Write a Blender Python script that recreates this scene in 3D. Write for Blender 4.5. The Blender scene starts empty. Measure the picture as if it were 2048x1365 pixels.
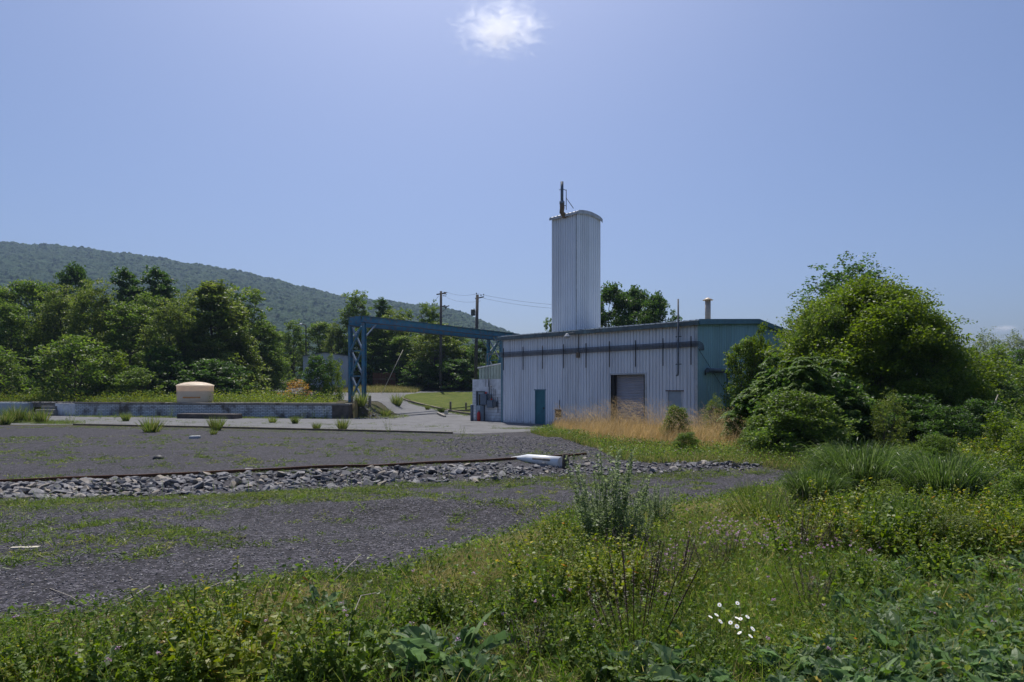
import bpy, math, random
import numpy as np
from mathutils import Vector, Matrix
R = math.radians
scene = bpy.context.scene
COL = scene.collection
F = 1250.0; CX = 1024.0; HY = 778.0; EYE = 2.2      # lens in photo pixels, horizon row, eye height
# ---------------------------------------------------------------- camera, light, exposure
cam = bpy.data.cameras.new('camera'); cam.sensor_width = 36; cam.lens = 36*F/2048
cam.shift_y = (HY-682.5)/2048; cam.clip_end = 20000; cam.clip_start = .05
camo = bpy.data.objects.new('camera', cam); COL.objects.link(camo)
camo.location = (0, 0, EYE); camo.rotation_euler = (R(90), 0, 0); scene.camera = camo
SUN_EL, SUN_AZ = 61, -9                              # azimuth from +Y towards +X
w = bpy.data.worlds.new('World'); scene.world = w; w.use_nodes = True
nt = w.node_tree; bg = nt.nodes['Background']
sky = nt.nodes.new('ShaderNodeTexSky'); sky.sky_type = 'NISHITA'; sky.sun_disc = False
sky.sun_elevation = R(SUN_EL); sky.sun_rotation = R(SUN_AZ)
sky.air_density = 1.0; sky.dust_density = 2.7; sky.ozone_density = 8.0; sky.altitude = 0
tint = nt.nodes.new('ShaderNodeMix'); tint.data_type = 'RGBA'; tint.blend_type = 'MULTIPLY'; tint.inputs[0].default_value = 1; tint.inputs[7].default_value = (.975, .965, 1.03, 1)
nt.links.new(sky.outputs[0], tint.inputs[6]); nt.links.new(tint.outputs[2], bg.inputs[0]); bg.inputs[1].default_value = .107
sl = bpy.data.lights.new('sun', 'SUN'); sl.energy = 5.0; sl.angle = R(.53); sl.color = (1, .95, .87)
so = bpy.data.objects.new('sun', sl); COL.objects.link(so)
so.rotation_euler = (-R(90-SUN_EL), 0, -R(SUN_AZ)); so.location = (0, 20, 60)
scene.view_settings.view_transform = 'Standard'; scene.view_settings.look = 'None'
scene.view_settings.exposure = 0; scene.view_settings.gamma = 1
scene.cycles.volume_bounces = 1; scene.cycles.max_bounces = 8
scene.cycles.diffuse_bounces = 3; scene.cycles.glossy_bounces = 2; scene.cycles.transmission_bounces = 4
scene.cycles.volume_step_rate = 1; scene.cycles.volume_max_steps = 96
rng = np.random.default_rng(7); random.seed(7)

# ---------------------------------------------------------------- materials
def material(name, base=(.5, .5, .5), rough=.8, spec=.3, metal=0, var=None, scale=3, attr=False, transl=0,
             bump=0, bscale=40, ramp=None, streak=None, emit=None, tex='NOISE', detail=6, coat=0, second=None):
    """base colour; var = second colour mixed by noise (or by the 'rnd' attribute); streak = (colour, amount) vertical weathering"""
    m = bpy.data.materials.new(name); m.use_nodes = True; t = m.node_tree; N = t.nodes; L = t.links
    b = N['Principled BSDF']; b.inputs['Roughness'].default_value = rough
    b.inputs['Specular IOR Level'].default_value = spec; b.inputs['Metallic'].default_value = metal
    geo = N.new('ShaderNodeNewGeometry')
    pos = geo.outputs['Position']
    col = None
    def rgb(c):
        n = N.new('ShaderNodeRGB'); n.outputs[0].default_value = (*c, 1); return n.outputs[0]
    def mix(f, a, c2, mode='MIX'):
        n = N.new('ShaderNodeMix'); n.data_type = 'RGBA'; n.blend_type = mode
        if isinstance(f, float): n.inputs[0].default_value = f
        else: L.new(f, n.inputs[0])
        L.new(a, n.inputs[6]); L.new(c2, n.inputs[7]); return n.outputs[2]
    def noise(sc, d=5, vec=pos, rg=.6):
        n = N.new('ShaderNodeTexNoise'); n.inputs['Scale'].default_value = sc; n.inputs['Detail'].default_value = d
        n.inputs['Roughness'].default_value = rg; L.new(vec, n.inputs['Vector']); return n.outputs['Fac']
    def cr(f, p0, p1):
        n = N.new('ShaderNodeMapRange'); n.inputs[1].default_value = p0; n.inputs[2].default_value = p1
        L.new(f, n.inputs[0]); return n.outputs[0]
    col = rgb(base)
    if attr:
        a = N.new('ShaderNodeAttribute'); a.attribute_name = 'rnd'
        r = N.new('ShaderNodeValToRGB'); L.new(a.outputs['Fac'], r.inputs[0])
        els = r.color_ramp.elements
        stops = ramp or [(0, base), (1, var or base)]
        els[0].position = stops[0][0]; els[0].color = (*stops[0][1], 1)
        els[1].position = stops[-1][0]; els[1].color = (*stops[-1][1], 1)
        for p, c in stops[1:-1]:
            e = els.new(p); e.color = (*c, 1)
        col = r.outputs[0]
        if scale:
            n = cr(noise(scale, 3), .3, .7)
            h = N.new('ShaderNodeHueSaturation'); L.new(col, h.inputs['Color'])
            v = N.new('ShaderNodeMapRange'); v.inputs[3].default_value = .72; v.inputs[4].default_value = 1.25; L.new(n, v.inputs[0])
            L.new(v.outputs[0], h.inputs['Value']); col = h.outputs[0]
    elif var:
        if tex == 'VORONOI':
            vn = N.new('ShaderNodeTexVoronoi'); vn.inputs['Scale'].default_value = scale; L.new(pos, vn.inputs['Vector'])
            sp = N.new('ShaderNodeSeparateColor'); L.new(vn.outputs['Color'], sp.inputs[0]); f = sp.outputs[0]
        else:
            f = cr(noise(scale, detail), .35, .65)
        col = mix(f, col, rgb(var))
    if second:
        c2, sc2, lo, hi = second
        col = mix(cr(noise(sc2, 8, rg=.7), lo, hi), col, rgb(c2))
    if streak:
        mp0 = N.new('ShaderNodeMapping'); mp0.inputs['Scale'].default_value = (1, 1, .0001); L.new(pos, mp0.inputs['Vector'])
        vv_ = N.new('ShaderNodeTexVoronoi'); vv_.inputs['Scale'].default_value = 1.1; L.new(mp0.outputs[0], vv_.inputs['Vector'])
        sp_ = N.new('ShaderNodeSeparateColor'); L.new(vv_.outputs['Color'], sp_.inputs[0])
        hh_ = N.new('ShaderNodeHueSaturation'); mr_ = N.new('ShaderNodeMapRange'); mr_.inputs[3].default_value = .90; mr_.inputs[4].default_value = 1.05; L.new(sp_.outputs[0], mr_.inputs[0]); L.new(mr_.outputs[0], hh_.inputs['Value']); L.new(col, hh_.inputs['Color']); col = hh_.outputs[0]
        sx = N.new('ShaderNodeSeparateXYZ'); L.new(pos, sx.inputs[0]); dm = N.new('ShaderNodeMath'); dm.operation = 'MULTIPLY_ADD'; dm.inputs[1].default_value = -1.1; L.new(sx.outputs[2], dm.inputs[0]); L.new(noise(2.2, 8), dm.inputs[2])
        dc = cr(dm.outputs[0], .25, .55); dk = N.new('ShaderNodeMath'); dk.operation = 'MULTIPLY'; dk.inputs[1].default_value = .55; L.new(dc, dk.inputs[0]); col = mix(dk.outputs[0], col, rgb((.16, .14, .12)))
        mp = N.new('ShaderNodeMapping'); mp.inputs['Scale'].default_value = (4, 4, .16); L.new(pos, mp.inputs['Vector'])
        f = cr(noise(1.6, 6, mp.outputs[0], .65), streak[2] if len(streak) > 2 else .52, .78)
        mm = N.new('ShaderNodeMath'); mm.operation = 'MULTIPLY'; mm.inputs[1].default_value = streak[1]; L.new(f, mm.inputs[0])
        col = mix(mm.outputs[0], col, rgb(streak[0]))
    L.new(col, b.inputs['Base Color'])
    if bump:
        bn = N.new('ShaderNodeBump'); bn.inputs['Strength'].default_value = 1; bn.inputs['Distance'].default_value = bump
        if tex == 'VORONOI':
            v2 = N.new('ShaderNodeTexVoronoi'); v2.inputs['Scale'].default_value = bscale; L.new(pos, v2.inputs['Vector'])
            L.new(v2.outputs['Distance'], bn.inputs['Height']); bn.invert = True
        else: L.new(noise(bscale, 4), bn.inputs['Height'])
        L.new(bn.outputs[0], b.inputs['Normal'])
    if transl:
        tr = N.new('ShaderNodeBsdfTranslucent'); mx = N.new('ShaderNodeMixShader'); mx.inputs[0].default_value = transl
        h = N.new('ShaderNodeHueSaturation'); h.inputs['Saturation'].default_value = 1.12; h.inputs['Value'].default_value = 1.5
        h.inputs['Hue'].default_value = .49
        L.new(col, h.inputs['Color']); L.new(h.outputs[0], tr.inputs[0])
        L.new(b.outputs[0], mx.inputs[1]); L.new(tr.outputs[0], mx.inputs[2])
        L.new(mx.outputs[0], N['Material Output'].inputs[0])
    return m
def leafmat(name, stops, transl=.48, rough=.43, scale=.9, spec=.24, gain=1.95):
    stops = [(p, tuple(min(.9, c*gain) for c in k)) for p, k in stops]
    return material(name, stops[0][1], rough, spec, attr=True, ramp=stops, transl=transl, scale=scale)
M = {}
M['soil'] = material('soil', (.085, .068, .045), .95, .1, var=(.05, .055, .025), scale=3, bump=.03, bscale=18)
def gravel_material():
    m = bpy.data.materials.new('gravel'); m.use_nodes = True; t = m.node_tree; N = t.nodes; L = t.links; b = N['Principled BSDF']
    b.inputs['Roughness'].default_value = .8; b.inputs['Specular IOR Level'].default_value = .25
    g = N.new('ShaderNodeNewGeometry'); cols = []
    for sc in (58, 24, 11):
        v = N.new('ShaderNodeTexVoronoi'); v.inputs['Scale'].default_value = sc; L.new(g.outputs['Position'], v.inputs['Vector'])
        sp = N.new('ShaderNodeSeparateColor'); L.new(v.outputs['Color'], sp.inputs[0]); cols.append((v, sp.outputs[0]))
    a = N.new('ShaderNodeMath'); a.operation = 'MULTIPLY'; L.new(cols[0][1], a.inputs[0]); L.new(cols[1][1], a.inputs[1])
    c = N.new('ShaderNodeMath'); c.operation = 'MULTIPLY_ADD'; c.inputs[1].default_value = .2; L.new(cols[2][1], c.inputs[0]); L.new(a.outputs[0], c.inputs[2])
    n = N.new('ShaderNodeTexNoise'); n.inputs['Scale'].default_value = .9; n.inputs['Detail'].default_value = 7; n.inputs['Roughness'].default_value = .7; L.new(g.outputs['Position'], n.inputs['Vector'])
    d = N.new('ShaderNodeMath'); d.operation = 'MULTIPLY_ADD'; d.inputs[1].default_value = .35; L.new(n.outputs['Fac'], d.inputs[0]); L.new(c.outputs[0], d.inputs[2])
    r_ = N.new('ShaderNodeValToRGB'); L.new(d.outputs[0], r_.inputs[0]); e = r_.color_ramp.elements
    e[0].position = .2; e[0].color = (.004, .004, .006, 1); e[1].position = .95; e[1].color = (.10, .094, .112, 1); k = e.new(.55); k.color = (.0135, .0118, .0178, 1)
    L.new(r_.outputs[0], b.inputs['Base Color'])
    bn = N.new('ShaderNodeBump'); bn.invert = True; bn.inputs['Distance'].default_value = .02; L.new(cols[1][0].outputs['Distance'], bn.inputs['Height']); L.new(bn.outputs[0], b.inputs['Normal'])
    return m
M['gravel'] = gravel_material()
M['asphalt'] = material('asphalt', (.125, .125, .130), .9, .2, var=(.165, .165, .168), scale=1.3, bump=.004, bscale=60,
                        second=((.10, .10, .10), .5, .52, .66))
M['lawn'] = material('lawn', (.06, .085, .012), .9, .1, var=(.10, .12, .02), scale=1.1, bump=.04, bscale=25, second=((.15, .14, .05), .55, .55, .72))
M['wall'] = material('painted_siding', (.80, .83, .88), .42, .4, var=(.73, .76, .82), scale=.5, streak=((.30, .29, .27), .55, .5))
M['wallclean'] = material('painted_siding_tower', (.84, .87, .92), .42, .4, var=(.79, .82, .88), scale=.4, streak=((.42, .43, .43), .35, .5))
M['tealwall'] = material('teal_siding', (.37, .58, .63), .42, .4, var=(.33, .53, .58), scale=.5, streak=((.30, .38, .36), .5, .5))
M['roof'] = material('roof_metal', (.36, .40, .42), .45, .4, var=(.24, .27, .28), scale=2, streak=((.16, .15, .13), .5, .45))
M['gutter'] = material('weathered_gutter', (.13, .17, .18), .6, .4, var=(.06, .07, .075), scale=3, second=((.18, .28, .29), 1.5, .5, .65))
M['trimwhite'] = material('white_trim', (.58, .60, .62), .45, .4, var=(.40, .41, .42), scale=3)
M['trimteal'] = material('teal_trim', (.12, .25, .31), .5, .4, var=(.09, .18, .23), scale=3)
M['doorteal'] = material('teal_door_paint', (.03, .17, .21), .45, .4, var=(.02, .12, .16), scale=2)
M['doorgrey'] = material('grey_door_paint', (.33, .40, .46), .5, .4, var=(.29, .35, .41), scale=2)
M['shutter'] = material('roller_shutter', (.50, .50, .56), .5, .5, var=(.44, .44, .50), scale=2)
M['dark'] = material('dark_metal', (.025, .028, .032), .6, .4, var=(.05, .045, .04), scale=6)
M['rust'] = material('rusty_steel', (.075, .035, .02), .85, .2, var=(.13, .06, .03), scale=8, bump=.003, bscale=60)
M['galv'] = material('galvanised_conduit', (.10, .12, .145), .5, .5, var=(.06, .07, .085), scale=4)
M['greypipe'] = material('grey_pipe', (.13, .17, .22), .5, .4, var=(.10, .13, .17), scale=5)
M['elbow'] = material('rusty_elbow', (.15, .13, .105), .7, .3, var=(.20, .12, .05), scale=5)
M['blue'] = material('blue_steel_paint', (.030, .155, .255), .5, .35, var=(.055, .21, .32), scale=1.4, second=((.13, .135, .15), 3.3, .48, .64), bump=.002, bscale=30)
M['brace'] = material('brace_steel_painted_glint', (.13, .20, .28), .4, .5, var=(.25, .28, .32), scale=5)  # paler version of the gantry steel, sun glint put into the colour
M['bluerust'] = material('brown_steel_edge', (.10, .07, .055), .7, .3, var=(.05, .09, .14), scale=4)
M['block'] = material('white_block', (.76, .78, .82), .8, .2, var=(.5, .52, .55), scale=2, bump=.004, bscale=30, streak=((.3, .31, .3), .6, .55))
M['shedgreen'] = material('pale_green_siding', (.26, .33, .31), .5, .3, var=(.21, .27, .26), scale=1, streak=((.3, .3, .28), .4))
M['shedwhite'] = material('pale_blue_white_siding', (.50, .55, .62), .5, .3, var=(.42, .47, .55), scale=1, streak=((.3, .3, .3), .4))
M['concrete'] = material('concrete', (.30, .285, .26), .9, .2, var=(.20, .19, .175), scale=1.7, bump=.01, bscale=14, second=((.10, .085, .07), 2.1, .5, .62))
M['darkconcrete'] = material('stained_concrete', (.13, .11, .095), .9, .2, var=(.07, .06, .055), scale=2.2, bump=.012, bscale=12)
M['red'] = material('red_paint', (.42, .02, .015), .35, .5)
M['cream'] = material('cream_plastic', (.86, .77, .62), .5, .35, var=(.84, .73, .57), scale=.9, transl=.34)
M['creamlid'] = material('white_plastic_lid', (.80, .76, .68), .45, .4, var=(.74, .69, .60), scale=2, transl=.55)
M['liquid'] = material('orange_stain', (.62, .25, .04), .5, .3, var=(.58, .30, .12), scale=2)
M['wood'] = material('weathered_timber', (.22, .17, .12), .85, .2, var=(.13, .105, .08), scale=5, bump=.004, bscale=30)
M['woodyellow'] = material('yellow_painted_post', (.30, .22, .07), .8, .2, var=(.20, .16, .09), scale=6)
M['woodgrey'] = material('grey_post', (.25, .21, .16), .85, .2, var=(.17, .14, .11), scale=6)
M['pole'] = material('utility_pole_wood', (.11, .10, .095), .85, .2, var=(.07, .065, .06), scale=3)
M['plank'] = material('pale_plank', (.62, .58, .48), .7, .2, var=(.45, .40, .30), scale=3)
M['pvc'] = material('white_pvc', (.80, .81, .82), .35, .45, var=(.70, .71, .72), scale=2)
M['wire'] = material('wire', (.10, .10, .11), .6, .3)
M['ventcap'] = material('vent_cap', (.60, .45, .26), .5, .4, var=(.5, .4, .3), scale=4)
M['ventpipe'] = material('vent_pipe', (.42, .36, .31), .5, .4, var=(.30, .27, .25), scale=9)
M['bark'] = material('bark', (.07, .055, .042), .9, .15, var=(.12, .105, .09), scale=7, bump=.01, bscale=30)
M['glass'] = material('dark_glass', (.012, .018, .02), .1, .6)
M['rock'] = material('rock', (.10, .10, .108), .85, .25, attr=True, ramp=[(0, (.10, .098, .105)), (.5, (.18, .178, .185)), (.85, (.27, .26, .26)), (1, (.30, .26, .21))], scale=9, bump=.006, bscale=60)
M['bark_pale'] = material('bare_branch', (.34, .31, .27), .8, .2, var=(.2, .18, .15), scale=7)
G_ = lambda r, g, b: (r, g, b)
M['leaf_mid'] = leafmat('leaf_mid', [(0, (.032, .062, .011)), (.6, (.058, .095, .018)), (1, (.11, .135, .034))])
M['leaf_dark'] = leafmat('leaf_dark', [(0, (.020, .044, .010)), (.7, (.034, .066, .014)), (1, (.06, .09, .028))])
M['leaf_olive'] = leafmat('leaf_olive', [(0, (.038, .062, .012)), (.6, (.068, .096, .019)), (1, (.125, .14, .044))])
M['leaf_bright'] = leafmat('leaf_bright', [(0, (.036, .064, .008)), (.6, (.060, .092, .012)), (1, (.10, .13, .024))])
M['leaf_yellow'] = leafmat('leaf_yellow', [(0, (.050, .075, .009)), (.6, (.098, .122, .015)), (.95, (.17, .17, .03)), (1, (.19, .09, .03))])
M['leaf_orange'] = leafmat('leaf_orange', [(0, (.08, .09, .015)), (.45, (.17, .12, .025)), (1, (.26, .12, .03))])
M['leaf_sumac'] = leafmat('leaf_sumac', [(0, (.030, .062, .010)), (.7, (.056, .098, .016)), (1, (.11, .15, .028))], spec=.2, rough=.5)
M['leaf_grey'] = leafmat('leaf_grey', [(0, (.05, .075, .035)), (.6, (.085, .11, .05)), (1, (.15, .165, .085))])
M['comfrey'] = leafmat('comfrey', [(0, (.034, .064, .024)), (.6, (.058, .096, .042)), (.94, (.10, .135, .07)), (.965, (.22, .19, .06)), (1, (.09, .055, .025))], scale=6, spec=.3, rough=.5)
M['mugwort'] = leafmat('mugwort', [(0, (.045, .070, .028)), (.7, (.085, .115, .05)), (1, (.13, .155, .085))], scale=3)
M['grass'] = leafmat('grass', [(0, (.028, .062, .008)), (.5, (.055, .092, .014)), (.86, (.09, .115, .028)), (1, (.21, .175, .08))], scale=1.3)
M['grassbright'] = leafmat('grassbright', [(0, (.036, .062, .012)), (.6, (.062, .090, .020)), (1, (.13, .125, .05))], scale=1.3)
M['tan'] = leafmat('tan_grass', [(0, (.18, .15, .05)), (.4, (.44, .31, .12)), (1, (.66, .53, .31))], scale=1.2, transl=.35, gain=1)
M['straw'] = leafmat('straw', [(0, (.09, .095, .03)), (.5, (.17, .15, .06)), (1, (.32, .27, .14))], scale=1.2, transl=.3)
M['miscanthus'] = leafmat('miscanthus', [(0, (.024, .046, .009)), (.6, (.042, .072, .017)), (1, (.09, .115, .05))], scale=1.5, spec=.4, rough=.4)
M['deadstalk'] = leafmat('deadstalk', [(0, (.035, .022, .015)), (1, (.085, .055, .040))], scale=3, transl=.1, gain=1)
M['pink'] = leafmat('pink_flower', [(0, (.45, .25, .42)), (1, (.70, .50, .66))], scale=0, transl=.3, gain=1)
M['petal'] = material('white_petal', (.82, .82, .80), .6, .3)
M['yolk'] = material('yellow_flower_centre', (.72, .50, .02), .6, .3)
M['forest'] = leafmat('forest', [(0, (.010, .034, .012)), (.6, (.019, .052, .017)), (1, (.036, .074, .024))], transl=0, scale=.08, rough=.85, spec=.1, gain=1)
M['chip'] = leafmat('woodchip', [(0, (.06, .04, .028)), (.6, (.15, .105, .07)), (1, (.32, .26, .19))], transl=0, scale=2, rough=.9, spec=.1, gain=1)

# brick: white glazed block courses with dark joints, mapped along the wall line
def brick_material():
    m = bpy.data.materials.new('white_glazed_brick'); m.use_nodes = True; t = m.node_tree; N = t.nodes; L = t.links
    b = N['Principled BSDF']; b.inputs['Roughness'].default_value = .55
    g = N.new('ShaderNodeNewGeometry'); s = N.new('ShaderNodeSeparateXYZ'); c = N.new('ShaderNodeCombineXYZ')
    L.new(g.outputs['Position'], s.inputs[0]); L.new(s.outputs[0], c.inputs[0]); L.new(s.outputs[2], c.inputs[1])
    br = N.new('ShaderNodeTexBrick'); br.offset = 0.5; L.new(c.outputs[0], br.inputs['Vector'])
    br.inputs['Color1'].default_value = (.58, .62, .66, 1); br.inputs['Color2'].default_value = (.42, .47, .52, 1)
    br.inputs['Mortar'].default_value = (.09, .088, .085, 1); br.inputs['Scale'].default_value = 1
    br.inputs['Mortar Size'].default_value = .016; br.inputs['Brick Width'].default_value = .38; br.inputs['Row Height'].default_value = .12
    n = N.new('ShaderNodeTexNoise'); n.inputs['Scale'].default_value = 1.1; n.inputs['Detail'].default_value = 8; L.new(g.outputs['Position'], n.inputs['Vector'])
    mr = N.new('ShaderNodeMapRange'); mr.inputs[1].default_value = .50; mr.inputs[2].default_value = .66; L.new(n.outputs[0], mr.inputs[0])
    mx = N.new('ShaderNodeMix'); mx.data_type = 'RGBA'; L.new(mr.outputs[0], mx.inputs[0]); L.new(br.outputs[0], mx.inputs[6]); mx.inputs[7].default_value = (.07, .06, .05, 1)
    L.new(mx.outputs[2], b.inputs['Base Color']); return m
M['brick'] = brick_material()

# ---------------------------------------------------------------- object helpers
def tag(o, label=None, cat=None, group=None, kind=None):
    for k, v in (('label', label), ('category', cat), ('group', group), ('kind', kind)):
        if v: o[k] = v
    return o
def empty(name, loc, label, cat, group=None):
    o = bpy.data.objects.new(name, None); COL.objects.link(o); o.location = loc; o.empty_display_size = .3
    return tag(o, label, cat, group)
def link(name, me, parent=None, loc=None):
    o = bpy.data.objects.new(name, me); COL.objects.link(o)
    if parent: o.parent = parent
    if loc is not None: o.location = loc
    return o
def copy_tree(o, parent=None):
    c = o.copy(); COL.objects.link(c); c.parent = parent
    for ch in [x for x in o.children]: copy_tree(ch, c)
    return c
class MB:
    """collects verts/faces in the frame T (local -> world)"""
    def __init__(s, T=None): s.v = []; s.f = []; s.T = T or (lambda p: p); s.sm = []
    def add(s, vs, fs, smooth=False):
        n = len(s.v); s.v += [tuple(s.T(p)) for p in vs]; s.f += [tuple(i+n for i in f) for f in fs]; s.sm += [smooth]*len(fs); return s
    def box(s, x0, x1, y0, y1, z0, z1):
        v = [(x, y, z) for z in (z0, z1) for y in (y0, y1) for x in (x0, x1)]
        return s.add(v, [(0, 2, 3, 1), (4, 5, 7, 6), (0, 1, 5, 4), (2, 6, 7, 3), (0, 4, 6, 2), (1, 3, 7, 5)])
    def prism(s, poly, z0, z1):
        n = len(poly); v = [(x, y, z0) for x, y in poly]+[(x, y, z1) for x, y in poly]
        return s.add(v, [tuple(range(n-1, -1, -1)), tuple(range(n, 2*n))]+[(i, (i+1) % n, n+(i+1) % n, n+i) for i in range(n)])
    def tube(s, pts, r, n=8, cap=True):
        pts = [Vector(p) for p in pts]; rs = r if isinstance(r, (list, tuple)) else [r]*len(pts)
        vs = []; fs = []; prev = None
        for i, p in enumerate(pts):
            d = (pts[min(i+1, len(pts)-1)]-pts[max(i-1, 0)]).normalized()
            if prev is None:
                a = d.orthogonal().normalized()
            else:
                a = (prev-d*prev.dot(d)); a = a.normalized() if a.length > 1e-6 else d.orthogonal().normalized()
            prev = a; b = d.cross(a)
            for k in range(n):
                t = 2*math.pi*k/n; vs.append(p+(a*math.cos(t)+b*math.sin(t))*rs[i])
        for i in range(len(pts)-1):
            for k in range(n): fs.append((i*n+k, i*n+(k+1) % n, (i+1)*n+(k+1) % n, (i+1)*n+k))
        s.add(vs, fs, True)
        if cap:
            m = len(s.v)-len(vs); e = m+(len(pts)-1)*n
            s.f += [tuple(m+k for k in range(n-1, -1, -1)), tuple(e+k for k in range(n))]; s.sm += [False, False]
        return s
    def lathe(s, c, prof, n=24):
        vs = []; fs = []
        for r, z in prof:
            for k in range(n):
                t = 2*math.pi*k/n; vs.append((c[0]+r*math.cos(t), c[1]+r*math.sin(t), c[2]+z))
        for i in range(len(prof)-1):
            for k in range(n): fs.append((i*n+k, i*n+(k+1) % n, (i+1)*n+(k+1) % n, (i+1)*n+k))
        s.add(vs, fs, True); m = len(s.v)-len(vs); e = m+(len(prof)-1)*n
        if prof[-1][0] > 1e-4: s.f.append(tuple(e+k for k in range(n))); s.sm.append(False)
        if prof[0][0] > 1e-4: s.f.append(tuple(m+k for k in range(n-1, -1, -1))); s.sm.append(False)
        return s
    def bar(s, p, q, wd, ht=None):
        """rectangular bar between two points"""
        p = Vector(p); q = Vector(q); d = (q-p).normalized(); ht = ht or wd
        a = d.cross(Vector((0, 0, 1))); a = a.normalized() if a.length > 1e-3 else Vector((1, 0, 0)); b = a.cross(d)
        vs = [e+a*x*wd/2+b*y*ht/2 for e in (p, q) for x, y in ((-1, -1), (1, -1), (1, 1), (-1, 1))]
        return s.add(vs, [(0, 1, 2, 3), (7, 6, 5, 4), (0, 4, 5, 1), (1, 5, 6, 2), (2, 6, 7, 3), (3, 7, 4, 0)])
    def build(s, name, mat, parent=None, bevel=0):
        off = Vector((0, 0, 0))
        if parent:
            p = parent
            while p: off += p.location; p = p.parent
        me = bpy.data.meshes.new(name); me.from_pydata([tuple(Vector(v)-off) for v in s.v], [], s.f)
        me.materials.append(mat); me.polygons.foreach_set('use_smooth', s.sm); me.update()
        o = link(name, me, parent)
        if bevel:
            b = o.modifiers.new('bevel', 'BEVEL'); b.width = bevel; b.segments = 2; b.limit_method = 'ANGLE'
        return o
def npmesh(name, V, Fc, mat, rnd=None, smooth=False):
    V = np.asarray(V, np.float32).reshape(-1, 3); Fc = np.asarray(Fc, np.int32); k = Fc.shape[1]
    me = bpy.data.meshes.new(name); me.vertices.add(len(V)); me.vertices.foreach_set('co', V.ravel())
    me.loops.add(Fc.size); me.loops.foreach_set('vertex_index', Fc.ravel())
    me.polygons.add(len(Fc)); me.polygons.foreach_set('loop_start', np.arange(0, Fc.size, k, dtype=np.int32))
    me.polygons.foreach_set('loop_total', np.full(len(Fc), k, np.int32))
    me.polygons.foreach_set('use_smooth', np.full(len(Fc), smooth))
    me.materials.append(mat)
    if rnd is not None:
        a = me.attributes.new('rnd', 'FLOAT', 'POINT'); a.data.foreach_set('value', np.asarray(rnd, np.float32))
    me.update(); me.validate(); return me

# ---------------------------------------------------------------- terrain height
def wally(x): return 45.8+(-11.95-np.asarray(x, float))*.2
def sstep(a, b, x): t = np.clip((np.asarray(x, float)-a)/(b-a), 0, 1); return t*t*(3-2*t)
YB = [-60, 2, 6, 10, 16, 26, 50, 56, 62, 72, 82, 92, 100, 140, 300, 600]
ZB = [.5, .5, .38, .16, .02, 0, 0, .2, .6, 1.15, 1.75, 2.7, 3.2, 4.2, 6, 9]
def wave(x, y): return (np.sin(x*.9+1.3*np.sin(y*.7))*np.sin(y*1.1+.6*np.sin(x*.5+2))*.5+np.sin(x*2.3+y*1.7)*.16+np.sin(x*3.9-y*2.9+1)*.1)
def G(x, y, plat=True):
    x = np.asarray(x, float); y = np.asarray(y, float)
    z = np.interp(y, YB, ZB)
    yard = (1-sstep(23, 28, y+.12*x))*sstep(2, 6, y)
    z = z+yard*.07*wave(x*.8, y*.8)
    z = z+.20*np.exp(-(((x-2.5)/4.5)**2+((y-25.5)/1.8)**2))          # heap of coarser gravel by the pavement
    z = z-.12*np.exp(-((y-(14.6+.12*x))/1.5)**2)*(1-sstep(7, 9, x))   # the ditch that holds the stones
    z = z+.16*np.exp(-(((x+1.5)/2.2)**2+((y-10.5)/.7)**2))-.05*np.exp(-(((x+3)/2)**2+((y-9.3)/.8)**2))
    z = z+.25*sstep(5, 9, x)*(1-sstep(26, 32, y))
    if plat:
        p = sstep(-9.6, -11.7, x)*sstep(.55, .85, y-wally(x))
        pz = 1.1+.04*wave(x, y)
        z = np.where(p > 0, np.maximum(z, z+(pz-z)*p*(1-sstep(70, 85, y))), z)
    return z
TS = np.concatenate([np.arange(2.5, 20, .08), np.geomspace(20, 300, 400)])
def at(px, py, z=None, far=300):
    """photo pixel -> point on the ground (or on the level z)"""
    dx, dz = (px-CX)/F, (HY-py)/F
    if z is not None:
        t = (z-EYE)/dz; return Vector((dx*t, t, z))
    h = EYE+dz*TS-G(dx*TS, TS); k = int(np.argmax(h <= 0)) if (h <= 0).any() else len(TS)-1
    k = max(1, k); f = h[k-1]/(h[k-1]-h[k]) if h[k] <= 0 else 1; t = float(TS[k-1]+(TS[k]-TS[k-1])*f)
    return Vector((dx*t, t, float(G(dx*t, t))))
def onray(px, py, Y): return Vector(((px-CX)/F*Y, Y, EYE+(HY-py)/F*Y))
def on(px, Y, dz=0): x = (px-CX)/F*Y; return Vector((x, Y, float(G(x, Y))+dz))
def axis(lo, hi, segs):
    out = [lo]
    for a, b, h in segs:
        n = max(1, int(round((b-a)/h))); out += list(np.linspace(a, b, n+1)[1:])
    return np.array(out)
def grid_mesh(name, xs, ys, zf, mat, smooth=True):
    X, Y = np.meshgrid(xs, ys); Z = zf(X, Y); V = np.stack([X, Y, Z], -1).reshape(-1, 3)
    nx, ny = len(xs), len(ys); i = np.arange(nx-1)[None, :]+np.arange(ny-1)[:, None]*nx
    Fc = np.stack([i, i+1, i+1+nx, i+nx], -1).reshape(-1, 4)
    return npmesh(name, V, Fc, mat, smooth=smooth)
xs = axis(-400, 0, [(-400, -100, 20), (-100, -50, 2.5), (-50, -8, .5), (-8, 10, .2), (10, 30, .6), (30, 100, 2.5), (100, 400, 20)])
ys = axis(-80, 0, [(-80, 2, 8), (2, 20, .2), (20, 44, .4), (44, 54, .25), (54, 110, 1.5), (110, 600, 20)])
tag(link('ground', grid_mesh('ground', xs, ys, lambda a, b: G(a, b), M['soil'])), kind='structure')

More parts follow.
